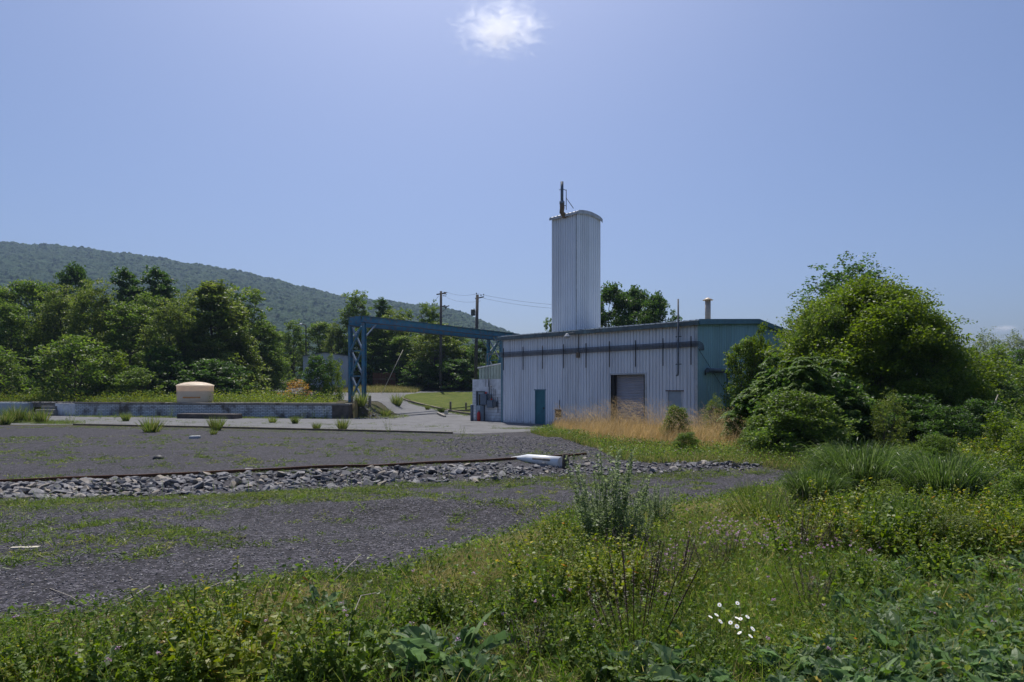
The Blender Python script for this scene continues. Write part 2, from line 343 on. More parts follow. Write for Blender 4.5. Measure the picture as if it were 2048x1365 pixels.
def inside(px, py, poly):
    poly = np.asarray(poly); c = np.zeros(px.shape, bool); j = len(poly)-1
    for i in range(len(poly)):
        xi, yi = poly[i]; xj, yj = poly[j]
        cond = ((yi > py) != (yj > py)) & (px < (xj-xi)*(py-yi)/(yj-yi+1e-12)+xi); c ^= cond; j = i
    return c
def world_poly(pp, jitter=0, res=.5, closed=True):
    P = [at(*p).xy if len(p) == 2 else Vector(p[:2]) for p in pp]; out = []
    for i in range(len(P) if closed else len(P)-1):
        a, b = P[i], P[(i+1) % len(P)]; n = max(1, int((b-a).length/res))
        for k in range(n): out.append(a.lerp(b, k/n))
    out = np.array([(p[0], p[1]) for p in out])
    if jitter:
        n = len(out); ph = np.arange(n)
        out = out+jitter*np.stack([np.sin(ph*.9)*.6+rng.normal(0, .35, n), np.cos(ph*.7+1)*.6+rng.normal(0, .35, n)], -1)
    return out
def sheet(name, poly, hfun, dz, mat, kind='structure', plat=True):
    lo, hi = poly.min(0), poly.max(0)
    ysl = [lo[1]]
    while ysl[-1] < hi[1]: ysl.append(ysl[-1]+hfun(ysl[-1]))
    ysl = np.array(ysl); hx = hfun((lo[1]+min(hi[1], lo[1]+10))/2); xsl = np.arange(lo[0], hi[0]+hx, hx)
    X, Y = np.meshgrid(xsl, ysl); nx = len(xsl); ny = len(ysl)
    cxs = (X[:-1, :-1]+X[1:, 1:])/2; cys = (Y[:-1, :-1]+Y[1:, 1:])/2
    k = inside(cxs, cys, poly); i = (np.arange(nx-1)[None, :]+np.arange(ny-1)[:, None]*nx)[k]
    Fc = np.stack([i, i+1, i+1+nx, i+nx], -1)
    V = np.stack([X, Y], -1).reshape(-1, 2)
    used, inv = np.unique(Fc, return_inverse=True); Fc = inv.reshape(Fc.shape); V = V[used]
    o = ~inside(V[:, 0], V[:, 1], poly)
    a = poly; b = np.roll(poly, -1, 0); Vo = V[o]; best = np.full(len(Vo), 1e9); np_ = Vo.copy()
    for s in range(len(a)):
        d = b[s]-a[s]; t = np.clip(((Vo-a[s])@d)/(d@d+1e-12), 0, 1); q = a[s]+t[:, None]*d
        dd = ((Vo-q)**2).sum(1); m = dd < best; best[m] = dd[m]; np_[m] = q[m]
    V[o] = np_
    me = npmesh(name, np.stack([V[:, 0], V[:, 1], G(V[:, 0], V[:, 1], plat)+dz], -1), Fc, mat, smooth=True)
    return tag(link(name, me), kind=kind)
GRAV = [(-700, 1262), (-300, 1255), (0, 1248), (100, 1236), (250, 1222), (330, 1200), (480, 1172), (620, 1152), (780, 1148), (860, 1120), (950, 1092),
        (1050, 1062), (1150, 1022), (1300, 1015), (1420, 1000), (1500, 978), (1620, 972), (1680, 960), (1600, 945), (1530, 937), (1520, 921), (1300, 924),
        (1235, 918), (1195, 897), (1130, 879), (1090, 870), (1060, 865), (960, 868), (900, 867), (816, 866), (700, 864), (300, 855.5), (0, 852), (-500, 845), (-1200, 870)]
grav_poly = world_poly(GRAV, .13, .25)
sheet('gravel', grav_poly, lambda y: .16 if y < 20 else .3, .012, M['gravel'])
PAV = [(-300, 849), (0, 850.5), (147, 850.6), (700, 862.5), (816, 865.5), (960, 869), (1060, 864), (1110, 856)]
pav = world_poly(PAV, 0, 1, False)
pav = np.vstack([pav, [at(1110, 856).xy, (6.5, 37), (.2, 44.5), (-1, 46.6), (-2.5, 52), (-9.3, 52), (-11.2, 46), (-11.95, 45.6), (-48, 52.8)]])
sheet('pavement', pav, lambda y: .35, .010, M['asphalt'], plat=False)
ROAD = [(-9.3, 51.99, 0), (-2.5, 51.99, 0), (-3.0, 54, 0), (872, 818), (825, 808), (803, 798), (812, 791), (840, 787), (900, 785.3), (1010, 785.3), (1010, 783.2), (860, 783.2),
        (760, 784.5), (690, 781), (650, 777), (560, 772), (480, 770), (480, 774), (540, 782), (600, 790), (655, 797), (700, 803)]
road_poly = world_poly(ROAD, 0, 1.0)
sheet('road', road_poly, lambda y: .4, .03, M['asphalt'])
LAWN = [(803, 797), (812, 790.5), (840, 787), (900, 785.5), (1020, 785.5), (1030, 830), (945, 829), (905, 824), (860, 815.5), (825, 806.5)]
lawn_poly = world_poly(LAWN, 0, .8)
sheet('lawn', lawn_poly, lambda y: .35, .07, M['lawn'])

# ---------------------------------------------------------------- leaf and blade generators
def unit(a): return a/(np.linalg.norm(a, axis=-1, keepdims=True)+1e-9)
def blades(P, D, L, W, droop=.4, segs=4, prof='grass', fold=0, rnd=None, roll=None):
    """ribbons: base P, direction D, length L, width W, bending down by droop; returns V, F, rnd"""
    n = len(P); D = unit(D); L = np.broadcast_to(L, n); W = np.broadcast_to(W, n); droop = np.broadcast_to(droop, n)
    t = np.linspace(0, 1, segs+1)
    down = np.array([0, 0, -1.])
    C = P[:, None]+L[:, None, None]*(D[:, None]*(t-.25*droop[:, None]*t**2)[..., None] + down*(droop[:, None]*t**2)[..., None])
    if prof == 'long': C = P[:, None]+L[:, None, None]*(D[:, None]*(t-.2*droop[:, None]*t**2)[..., None]+down*(droop[:, None]*t**3)[..., None])
    T = unit(np.gradient(C, axis=1))
    S = np.cross(D, [0, 0, 1.])+rng.normal(0, .25 if roll is None else roll, (n, 3)); S = unit(S)
    if prof == 'grass': w = 1-t**1.6*.97
    elif prof == 'leaf': w = np.sin(np.pi*np.clip(t*.93+.07, 0, 1)**.75)**.9
    elif prof == 'ell': w = np.sin(np.pi*np.clip(t*.97+.03, 0, 1)**.78)**1.15*(1+.10*np.sin(t*24))
    elif prof == 'long': w = np.minimum(1, .25+t*4)*(1-t**2.2)
    else: w = np.ones_like(t)
    w = np.maximum(w, .03)
    hw = .5*W[:, None, None]*w[None, :, None]*S[:, None]
    if fold:
        Nn = unit(np.cross(T, S[:, None])); lift = Nn*(fold*W[:, None]*w[None])[..., None]
        lift = lift*np.sign(Nn[..., 2:3]+1e-6)
        V = np.stack([C-hw+lift, C, C+hw+lift], 2); k = 3
    else:
        V = np.stack([C-hw, C+hw], 2); k = 2
    idx = np.arange(n)[:, None, None]*(segs+1)*k+np.arange(segs)[None, :, None]*k+np.arange(k-1)[None, None, :]
    Fc = np.stack([idx, idx+1, idx+1+k, idx+k], -1).reshape(-1, 4)
    r = rng.random(n) if rnd is None else rnd
    return V.reshape(-1, 3), Fc, np.repeat(r, (segs+1)*k)
def diamonds(P, N, size, aspect=.6, rnd=None):
    n = len(P); N = unit(N); A = unit(np.cross(N, rng.normal(0, 1, (n, 3)))); B = np.cross(N, A)
    s = np.broadcast_to(size, n)[:, None]
    V = np.stack([P-A*s*.5, P+B*s*.5*aspect+A*s*.08, P+A*s*.5-N*s*.08, P-B*s*.5*aspect+A*s*.08], 1)
    Fc = np.arange(n*4).reshape(n, 4); r = rng.random(n) if rnd is None else rnd
    return V.reshape(-1, 3), Fc, np.repeat(r, 4)
def join(parts):
    V = []; Fc = []; r = []; o = 0
    for v, f, q in parts: V.append(v); Fc.append(f+o); r.append(q); o += len(v)
    return np.vstack(V), np.vstack(Fc), np.concatenate(r)
def sphdir(n, up=0.): d = rng.normal(0, 1, (n, 3)); d = unit(d); d[:, 2] += up; return unit(d)

def tube_np(pts, rad, n=5):
    m = MB(); m.tube(pts, rad, n, cap=False); return np.array(m.v), np.array(m.f)
def tree_proto(seed, H=10, Rr=3, base=.12, style='round', leaf=.3, boughs=34, per=10, leaves=26, spread=.55, mat='leaf_mid', bark='bark', trunk_r=None, multi=1, openness=0):
    """a tapered trunk with limbs and a crown of leaf clumps on boughs; returns (trunk mesh, crown mesh)"""
    g = np.random.default_rng(seed); global rng; keep = rng; rng = g
    tv, tf = [], []; off = 0
    def addt(v, f):
        nonlocal off
        tv.append(v); tf.append(f+off); off += len(v)
    tr = trunk_r or H*.016
    stems = []
    for s in range(multi):
        ang = g.random()*6.28; sp = 0 if multi == 1 else Rr*.45
        p = [Vector((0, 0, -.3))]; k = 7
        top = Vector((math.cos(ang)*sp, math.sin(ang)*sp, H*(.9 if style != 'bush' else .75)*(1 if s == 0 else g.uniform(.65, .95))))
        for i in range(1, k+1):
            q = top*(i/k); wob = Rr*.09*(i/k)
            p.append(Vector((q.x+g.normal()*wob, q.y+g.normal()*wob, q.z)))
        rr = [tr*(1-.9*i/k)/(1 if multi == 1 else 1.5) for i in range(k+1)]
        addt(*tube_np(p, rr, 6)); stems.append(p)
    P = []; Q = []
    for b in range(boughs):
        t = (b+g.random())/boughs; t = t**.85
        a = b*2.4+g.normal()*.5
        if style == 'round': rad = math.sin(math.pi*min(1, .16+.84*t)**.9)**.6
        elif style == 'cone': rad = (1-t)**.75*1.05*min(1, .45+2.2*t)
        elif style == 'bush': rad = math.sqrt(max(0, 1-t*t*.92))
        else: rad = math.sin(math.pi*min(1, .22+.74*t))**.7*.9
        z = H*(base+(1-base)*t*.95)
        rad = rad*Rr*g.uniform(.72, 1.12)
        tip = np.array([math.cos(a)*rad, math.sin(a)*rad, z])
        st = stems[b % len(stems)]; zs = max(.05*H, z-rad*(.55 if style != 'bush' else .8)-g.random()*.06*H)
        i = min(len(st)-2, max(0, int(zs/(H*.9)*(len(st)-1)))); f0 = st[i].lerp(st[i+1], .5); f0 = np.array(f0)
        mid = (f0+tip)/2+np.array([0, 0, -rad*.06])+g.normal(0, .05*Rr, 3)
        addt(*tube_np([Vector(f0), Vector(mid), Vector(tip)], [tr*.28, tr*.17, tr*.05], 4))
        n = per; s = g.random(n)**.6
        c = (1-s[:, None])*mid+s[:, None]*tip
        bw = spread*Rr*.42
        c = c+np.clip(g.normal(0, 1, (n, 3)), -1.7, 1.7)*np.array([bw, bw, bw*(.55 if style != 'spire' else 1.2)])*.55
        if style == 'spire': c[:, 2] += np.abs(g.normal(0, .05*H, n))
        P.append(c)
    C = np.vstack(P); C = C[C[:, 2] > H*base*.4]
    m = leaves; cr = spread*Rr*.17
    off_ = g.normal(0, 1, (len(C)*m, 3)); off_ = off_/(1+.28*np.linalg.norm(off_, axis=1, keepdims=True)); Lp = np.repeat(C, m, 0)+off_*cr*1.25*np.array([1, 1, .55])
    Lp[:, 2] = np.maximum(Lp[:, 2], .04*H if style != 'bush' else .02)
    N = sphdir(len(Lp), 1.0); cl = np.repeat(g.random(len(C)), m)
    hr = np.clip(.35*cl+.65*g.random(len(Lp)), 0, 1)
    cv, cf, cr_ = diamonds(Lp, N, leaf*g.uniform(.6, 1.15, len(Lp)), .62, hr)
    rng = keep
    trunk = npmesh('trunk', np.vstack(tv), np.vstack(tf), M[bark], smooth=True)
    crown = npmesh('crown', cv, cf, M[mat], cr_)
    return trunk, crown, H, Rr
def plant_tree(name, proto, loc, H, Wd, label, cat, rot=None, group=None, mat=None):
    tr, cr, h0, r0 = proto
    e = empty(name, loc, label, cat, group)
    e.scale = (Wd/(2*r0), Wd/(2*r0), H/h0); e.rotation_euler = (0, 0, random.uniform(0, 6.28) if rot is None else rot)
    link('trunk', tr, e); link('crown', cr, e)
    return e
def stem_proto(name, seed, n=8, h=.8, spread=.35, leaves=14, L=.09, W=.035, lean=.35, mat='leaf_mid', droop=.35, start=.15, segs=2, stemw=.008, taper=.7, up=.5, fold=0, spike=0):
    """a plant of several leafy stems from one root"""
    global rng; keep = rng; rng = np.random.default_rng(seed); parts = []
    a = rng.random(n)*6.28; ra = rng.random(n)**.5
    B = np.stack([np.cos(a)*ra*spread*.3, np.sin(a)*ra*spread*.3, np.full(n, -.03)], -1)
    D = np.stack([np.cos(a)*lean*ra, np.sin(a)*lean*ra, np.ones(n)], -1); D = unit(D); hh = h*rng.uniform(.55, 1.05, n)
    parts.append(blades(B, D, hh, stemw, .05, 3, 'flat', rnd=rng.random(n)*.2, roll=1.))
    t = start+(1-start)*rng.random((n, leaves))
    Pn = (B[:, None]+D[:, None]*(hh[:, None]*t)[..., None]).reshape(-1, 3)
    aa = rng.random(n*leaves)*6.28
    Dn = np.stack([np.cos(aa), np.sin(aa), np.full(n*leaves, up)+rng.normal(0, .3, n*leaves)], -1)
    s = (1-taper*t.reshape(-1))*rng.uniform(.7, 1.2, n*leaves)
    parts.append(blades(Pn, Dn, L*s, W*s, droop*rng.uniform(.5, 1.5, len(Pn)), segs, 'leaf', fold=fold, roll=.4))
    if spike:
        k = 26; t = 1-.3*rng.random((n, k)); Pn = (B[:, None]+D[:, None]*(hh[:, None]*t)[..., None]).reshape(-1, 3)+rng.normal(0, .012, (n*k, 3))
        parts.append(diamonds(Pn, sphdir(n*k, .3), spike, .8, .75+.25*rng.random(n*k)))
    v, f, r = join([p for p in parts]) ; rng = keep
    return npmesh(name, v, f, M[mat], r)
def rosette_proto(name, seed, n=16, L=.42, W=.12, mat='comfrey', up=(.5, 2.2), droop=(.45, .95), fold=.12, segs=7, centre=.05, bad=.012):
    global rng; keep = rng; rng = np.random.default_rng(seed)
    a = np.arange(n)*2.4+rng.normal(0, .3, n); P = np.stack([np.cos(a)*centre, np.sin(a)*centre, np.full(n, -.01)], -1)
    D = np.stack([np.cos(a), np.sin(a), rng.uniform(*up, n)], -1); s = rng.uniform(.6, 1.1, n)
    rr = rng.random(n)*.9; rr[rng.random(n) < bad] = rng.uniform(.955, 1)
    v, f, r = blades(P, D, L*s, W*s, rng.uniform(*droop, n), segs, 'ell', fold=fold, rnd=rr, roll=.35)
    v = v+rng.normal(0, .004, v.shape); rng = keep
    return npmesh(name, v, f, M[mat], r)
def tuft_proto(name, seed, n=90, h=.45, w=.008, spread=.1, lean=.5, droop=.35, mat='grassbright', segs=4, prof='grass', dv=(.3, 1.6)):
    global rng; keep = rng; rng = np.random.default_rng(seed)
    a = rng.random(n)*6.28; r = rng.random(n)**.5; P = np.stack([np.cos(a)*r*spread, np.sin(a)*r*spread, np.full(n, -.02)], -1)
    D = np.stack([np.cos(a)*lean*r, np.sin(a)*lean*r, np.ones(n)], -1)+rng.normal(0, .12, (n, 3))
    v, f, q = blades(P, D, h*rng.uniform(.5, 1.1, n), w, droop*rng.uniform(*dv, n), segs, prof, roll=.8); rng = keep
    return npmesh(name, v, f, M[mat], q)
def put(name, me, loc, s=1, label=None, cat=None, group=None, sz=None, rot=None):
    o = link(name, me, loc=loc); o.scale = (s, s, sz or s); o.rotation_euler = (0, 0, random.uniform(0, 6.28) if rot is None else rot)
    return tag(o, label, cat, group)
def put_px(name, me, px, py, s=1, **k): return put(name, me, at(px, py), s, **k)
def scatter(poly, n, test=None):
    lo, hi = poly.min(0), poly.max(0); out = np.zeros((0, 2))
    while len(out) < n:
        p = lo+(hi-lo)*rng.random((n*2, 2)); p = p[inside(p[:, 0], p[:, 1], poly)]
        if test is not None: p = p[test(p)]
        out = np.vstack([out, p])
    return out[:n]
def field(name, parts, mat):
    v, f, r = join(parts); return tag(link(name, npmesh(name, v, f, mat, r)), kind='stuff')
def P3(p, dz=0): return np.stack([p[:, 0], p[:, 1], G(p[:, 0], p[:, 1])+dz], -1)

# ================================================================ THE FACTORY BUILDING
A = Vector((9.275, 31.25, 0)); U = Vector((-.713, .701, 0)).normalized(); Vv = Vector((.701, .713, 0)).normalized()
BL = 13.97; EAVE = 5.62; RID = 6.85; WB = 13.7; RISE = .55
def B(p): return A+U*p[0]+Vv*p[1]+Vector((0, 0, p[2]))    # (u along the front towards the left, v back, z)
def uz(px, py, v=0.):
    """where the pixel's ray meets the front plane v -> (u, z)"""
    d = Vector(((px-CX)/F, 1, 0)); n = Vv; o = A+Vv*v; t = o.dot(n)/d.dot(n); p = d*t
    return (p-A).dot(U), EYE+(HY-py)/F*t
def vz(px, py, u=0.):
    d = Vector(((px-CX)/F, 1, 0)); n = U; o = A+U*u; t = o.dot(n)/d.dot(n); p = d*t
    return (p-A).dot(Vv), EYE+(HY-py)/F*t
def ribwall(mb, L, ztop, fix, pitch=.2, gw=.06, gd=.05, z0=0, holes=()):
    """ribbed sheet along s in 0..L; fix(s, off, z) -> local point; off is into the wall"""
    pts = []; k = 0
    while k*pitch < L:
        b = k*pitch; pts += [(b, 0), (b+pitch-gw, 0), (b+pitch-gw*.75, gd), (b+pitch-gw*.25, gd)]; k += 1
    pts = [p for p in pts if p[0] < L-.02]+[(L, 0)]
    for h in holes: pts = [p for p in pts if abs(p[0]-h[0]) > .06 and abs(p[0]-h[1]) > .06]+[(h[0], 0), (h[1], 0)]
    pts.sort()
    for (s0, o0), (s1, o1) in zip(pts, pts[1:]):
        m = (s0+s1)/2; bands = [(z0, None)]
        for h in holes:
            if h[0] < m < h[1]: bands = [(h[3], None)] if h[2] <= z0 else [(z0, h[2]), (h[3], None)]
        for a, b in bands:
            mb.add([fix(s0, o0, a), fix(s1, o1, a), fix(s1, o1, b or ztop(s1)), fix(s0, o0, b or ztop(s0))], [(0, 1, 2, 3)])
bld = empty('metal_building', A, 'long low metal building with white ribbed front wall and teal end wall', 'building')
u1, zt1 = uz(1070, 781); u0, _ = uz(1091, 781); DT = (u0, u1, 0, zt1)
u1, zr = uz(1222, 750.5); u0, _ = uz(1290, 750.5); DR = (u0, u1, 0, zr)
u1, zw = uz(1335, 783); u0, _ = uz(1364, 783); DW = (u0, u1, 0, zw)
mb = MB(B); ribwall(mb, BL, lambda s: EAVE-.1, lambda s, o, z: (s, o, z), holes=(DT, DR, DW)); mb.build('front_wall', M['wall'], bld)
mb = MB(B); ribwall(mb, WB, lambda s: EAVE-.1+RISE*(1-abs(s-RID)/RID), lambda s, o, z: (o, s, z)); mb.build('end_wall', M['tealwall'], bld)
mb = MB(B)
mb.add([(BL, 0, 0), (BL, WB, 0), (BL, WB, EAVE-.1), (BL, RID, EAVE-.1+RISE), (BL, 0, EAVE-.1)], [(0, 1, 2, 3, 4)])
mb.add([(0, WB, 0), (BL, WB, 0), (BL, WB, EAVE-.1), (0, WB, EAVE-.1)], [(0, 1, 2, 3)]); mb.build('rear_wall', M['wall'], bld)
mb = MB(B); OV = .16; k = 0                           # ribbed roof, both slopes
for sgn, v0, v1 in ((1, -OV, RID), (-1, RID, WB+OV)):
    zf = lambda v: EAVE+RISE*(1-abs(v-RID)/RID)
    mb.add([(-OV, v0, zf(v0)), (BL+OV, v0, zf(v0)), (BL+OV, v1, zf(v1)), (-OV, v1, zf(v1)), (-OV, v0, zf(v0)-.05), (BL+OV, v0, zf(v0)-.05), (BL+OV, v1, zf(v1)-.05), (-OV, v1, zf(v1)-.05)],
           [(0, 1, 2, 3), (7, 6, 5, 4), (0, 4, 5, 1), (1, 5, 6, 2), (2, 6, 7, 3), (3, 7, 4, 0)])
    s = 0.
    while s < BL:
        mb.add([(s-.05, v0, zf(v0)), (s-.02, v0, zf(v0)+.05), (s+.02, v0, zf(v0)+.05), (s+.05, v0, zf(v0)),
                (s-.05, v1, zf(v1)), (s-.02, v1, zf(v1)+.05), (s+.02, v1, zf(v1)+.05), (s+.05, v1, zf(v1))],
               [(0, 1, 5, 4), (1, 2, 6, 5), (2, 3, 7, 6), (0, 3, 2, 1), (4, 5, 6, 7)]); s += .33
mb.build('roof', M['roof'], bld)
mb = MB(B)                                             # box gutter along the front eave
mb.box(-OV-.01, BL+OV+.03, -OV-.11, -OV-.003, EAVE-.26, EAVE-.03); mb.build('gutter', M['gutter'], bld, .012)
for nm, (v0, v1) in (('rake_trim', (-OV, RID)), ('rake_trim', (RID, WB+OV))):
    mb = MB(B); zf = lambda v: EAVE+RISE*(1-abs(v-RID)/RID)+.055
    mb.add([(x, v, z) for x in (-OV-.075, -OV-.004) for v, z in ((v0, zf(v0)-.27), (v1, zf(v1)-.27), (v1, zf(v1)), (v0, zf(v0)))],
           [(0, 1, 2, 3), (7, 6, 5, 4), (0, 4, 5, 1), (1, 5, 6, 2), (2, 6, 7, 3), (3, 7, 4, 0)]); mb.build(nm, M['trimteal'], bld)
mb = MB(B); mb.box(-.012, .13, -.012, -.002, 0, EAVE-.27); mb.build('corner_trim', M['trimwhite'], bld)
mb = MB(B); mb.box(BL-.12, BL+.03, -.03, -.002, 0, EAVE-.27); mb.box(BL+.003, BL+.03, -.002, .16, 0, EAVE-.27); mb.build('corner_trim', M['trimteal'], bld)
def frame(mb, h, t=.06, y0=-.02, y1=.05):
    mb.box(h[0]-.0, h[0]+t, y0, y1, 0, h[3]); mb.box(h[1]-t, h[1], y0, y1, 0, h[3]); mb.box(h[0]-.05, h[1]+.05, y0-.015, y1, h[3]-.003, h[3]+.06)
d = MB(B).box(DT[0]+.06, DT[1]-.06, .02, .07, .02, DT[3]).build('door', M['doorteal'], bld); d['label'] = 'teal walk-in door'
mb = MB(B); frame(mb, DT); mb.build('door_frame', M['trimteal'], d)
MB(B).box(DT[0]+.1, DT[0]+.16, -.05, .02, .95, 1.05).build('handle', M['dark'], d)
mb = MB(B); n = 34                                      # roller shutter of curved slats
for i in range(n):
    z0 = DR[3]*i/n; z1 = DR[3]*(i+1)/n; zm = (z0+z1)/2; a = DR[0]+.08; b = DR[1]-.16
    mb.add([(a, .34, z0), (b, .34, z0), (b, .30, zm), (a, .30, zm), (a, .34, z1-.008), (b, .34, z1-.008)], [(0, 1, 2, 3), (3, 2, 5, 4)])
    mb.add([(a, .36, z1-.008), (b, .36, z1-.008), (b, .36, z1), (a, .36, z1)], [(0, 1, 2, 3)])
sh = mb.build('roller_door', M['shutter'], bld); sh['label'] = 'grey roller shutter door'
mb = MB(B); mb.box(DR[1]-.16, DR[1]-.10, .003, .4, 0, DR[3]); mb.box(DR[1]-.10, DR[1]-.002, .3, .36, 0, DR[3]); mb.box(DR[0]+.002, DR[0]+.08, .003, .4, 0, DR[3])
mb.box(DR[0], DR[1], .003, .4, DR[3], DR[3]+.03); mb.build('side_track', M['dark'], sh)
mb = MB(B); mb.box(DR[0]-.1, DR[0]-.003, -.025, .002, 0, DR[3]+.09); mb.box(DR[1]+.003, DR[1]+.08, -.025, .002, 0, DR[3]+.09); mb.box(DR[0]-.003, DR[1]+.003, -.025, .002, DR[3]+.003, DR[3]+.09); mb.build('door_trim', M['trimwhite'], sh)
d = MB(B).box(DW[0]+.05, DW[1]-.05, .015, .06, .02, DW[3]).build('door', M['doorgrey'], bld); d['label'] = 'pale blue flush door with rusty lintel'
mb = MB(B); mb.box(DW[0], DW[0]+.045, -.015, .05, 0, DW[3]); mb.box(DW[1]-.045, DW[1], -.015, .05, 0, DW[3]); mb.build('door_frame', M['trimwhite'], d)
MB(B).box(DW[0]-.1, DW[1]+.1, -.03, .0, DW[3]+.002, DW[3]+.05).build('lintel', M['rust'], d)
# conduit bundle: five pipes, turning down round the corner
for i in range(5):
    zc = lambda px: uz(px, 0)[0]
    ul, zl = uz(1003, 706+i*2.1, -.12); ur, zr_ = uz(1382, 684+i*2.3, -.12)
    ze = zr_; r = .021; yo = -.10
    pts = [(BL+(.45 if i < 2 else .02), yo, zl), (0-.05, yo, ze)]
    rad = .34-.055*i
    for k in range(1, 7):
        a = k/6*math.pi/2; pts.append((-.05-rad*math.sin(a)*1.0, yo+.0, ze-rad*(1-math.cos(a))))
    pts.append((-.05-rad, yo, ze-rad-.12))
    if i < 2: pts = [(BL+1.72-.25*i, .2, zl-.1), (BL+1.65-.25*i, .18, zl-.02), (BL+1.5-.25*i, .15, zl)]+pts[0:]
    MB(B).tube(pts, r, 6).build('conduit', M['galv'], bld)
for px, ya, yb in ((1007, 697, 741), (1046, 694, 740), (1085, 692, 738), (1127, 689, 737), (1172, 687, 736), (1219, 683, 735), (1271, 681, 734), (1326, 677, 732), (1382, 673, 730)):
    u, za = uz(px, ya, -.14); _, zb = uz(px, yb, -.14)
    MB(B).box(u-.022, u+.022, -.16, -.128, zb, za).build('conduit_strap', M['dark'], bld)
u, za = uz(1359, 599, -.2); _, zb = uz(1359, 752, -.2)
vp = MB(B).tube([(u, -.33, za), (u, -.33, zb+.15), (u+.02, -.33, zb+.04), (u+.1, -.33, zb)], .045, 8).build('vent_riser', M['galv'], bld)
for py in (674, 729):
    _, z = uz(1359, py, -.2); MB(B).bar((u-.16, -.3, z), (u+.16, -.3, z), .03, .04).build('clamp', M['dark'], vp)
# wall lamp on its arm, with conduit and junction box
u, z = uz(1157, 671, -.05); _, zb = uz(1157, 706, -.05); ul, zl = uz(1142, 669, -.7)
wl = MB(B).tube([(u, -.06, zb), (u, -.06, z+.05), (u, -.12, z+.12), (u+.15, -.4, z+.12), (u+.28, -.62, z+.08)], .028, 6).build('wall_lamp', M['galv'], bld)
MB(B).lathe((u+.34, -.68, z-.10), [(.0, .20), (.07, .18), (.09, .12), (.17, .04), (.19, .0), (.16, -.02), (.13, -.06), (.07, -.10), (0, -.11)], 14).build('lamp_head', M['trimwhite'], wl)
_, zc = uz(1157, 716, -.05); MB(B).box(u-.1, u+.1, -.14, -.04, zc, zb+.02).build('junction_box', M['elbow'], wl)
# rusty meter box low on the front wall
u, z0 = uz(1118, 830); _, z1 = uz(1118, 806)
mb = MB(B); z1 -= .3; mb.box(u-.18, u+.18, -.14, -.01, .5, z1-.1); mb.box(u-.2, u+.2, -.17, -.14, z1-.13, z1-.09); mb.tube([(u-.1, -.08, z1), (u-.1, -.08, z1+.45)], .02, 6); mb.build('meter_box', M['rust'], bld)
# exhaust pipe on the end wall, elbow, downpipe and cable
va, z = vz(1406, 739); vb, _ = vz(1450, 739)
ex = MB(B).tube([(-.18, va+.1, z-.05), (-.18, vb-.5, z-.05)], .12, 10).build('exhaust_duct', M['greypipe'], bld)
MB(B).tube([(-.18, vb-.5, z-.05), (-.18, vb-.2, z-.08), (-.18, vb, z-.2), (-.18, vb+.03, z-.42)], .1, 8).build('elbow', M['galv'], ex)
MB(B).tube([(-.1, va+.05, z-.05), (-.1, va+.05, z-.3)], .03, 6).build('bracket', M['dark'], ex)
MB(B).tube([(-.12, vb+.03, z-.4), (-.12, vb+.03, .1)], .05, 8).build('downpipe', M['trimteal'], bld)
v0_, z0_ = vz(1397, 700); v1_, z1_ = vz(1447, 782)
MB(B).tube([(-.06, v0_-.2, z0_+.1), (-.08, (v0_+v1_)/2, (z0_+z1_)/2-.05), (-.08, v1_, z1_)], .012, 5).build('cable', M['dark'], bld)
v_, z_ = vz(1517, 664)
mb = MB(B); mb.box(-.28, -.06, v_-.15, v_+.1, z_-.05, z_+.07); mb.bar((-.1, v_, z_), (0, v_, z_-.1), .04); mb.build('flood_light', M['dark'], bld)
mb = MB(B); mb.box(-.5, -.1, vb-1.5+.0, vb-1.35, 0, 1.1); mb.box(-.55, -.05, vb-1.55, vb-1.3, 1.1, 1.2); mb.build('hydrant_stub', M['rust'], bld)
# roof vent with conical cap
vv, zz = 5.3, 0; d = Vector(((1416-CX)/F, 1, 0)); # on the near slope, u chosen from the pixel ray
uu = None
for k in range(400):
    p = B((k*.02, 4.6, 0)); 
    if abs(p.x/p.y-d.x) < .0006: uu = k*.02
uu = uu if uu is not None else 1.2
pv = B((uu, 4.6, 0)); zc_ = EYE+(HY-597)/F*pv.y
rv = MB().lathe((pv.x, pv.y, EAVE+.2), [(.16, 0), (.16, zc_-EAVE-.3)], 12).build('roof_vent', M['ventpipe'], bld)
MB().lathe((pv.x, pv.y, zc_-.12), [(.30, 0), (.30, .02), (.05, .15), (0, .16)], 16).build('vent_cap', M['ventcap'], rv)

# ---------------------------------------------------------------- the tall tower standing in the building
tv0 = 3.0; ua = None
def solve_u(px, v):
    a = (px-CX)/F; p = A+Vv*v; return (p.x-a*p.y)/(a*U.y-U.x)
def solve_v(px, u):
    a = (px-CX)/F; p = A+U*u; return (a*p.y-p.x)/(Vv.x-a*Vv.y)
tu0 = solve_u(1154, tv0); tu1 = solve_u(1103.5, tv0); tv1 = solve_v(1201, tu0); tm = (tv0+tv1)/2
TZ = EYE+(HY-424)/F*B((tu0, tv0, 0)).y
tow = empty('metal_tower', B((tu0, tv0, EAVE)), 'tall square white ribbed metal tower rising above the long roof', 'tower')
mb = MB(B); zt = lambda v: TZ+.15*math.cos((v-tm)/(tv1-tv0)*math.pi)
ribwall(mb, tu1-tu0, lambda s: TZ, lambda s, o, z: (tu0+s, tv0+o, z), z0=EAVE+.1); mb.build('wall', M['wallclean'], tow)
mb = MB(B); ribwall(mb, tv1-tv0, lambda s: zt(tv0+s), lambda s, o, z: (tu0+o, tv0+s, z), z0=EAVE+.1); mb.build('wall', M['wallclean'], tow)
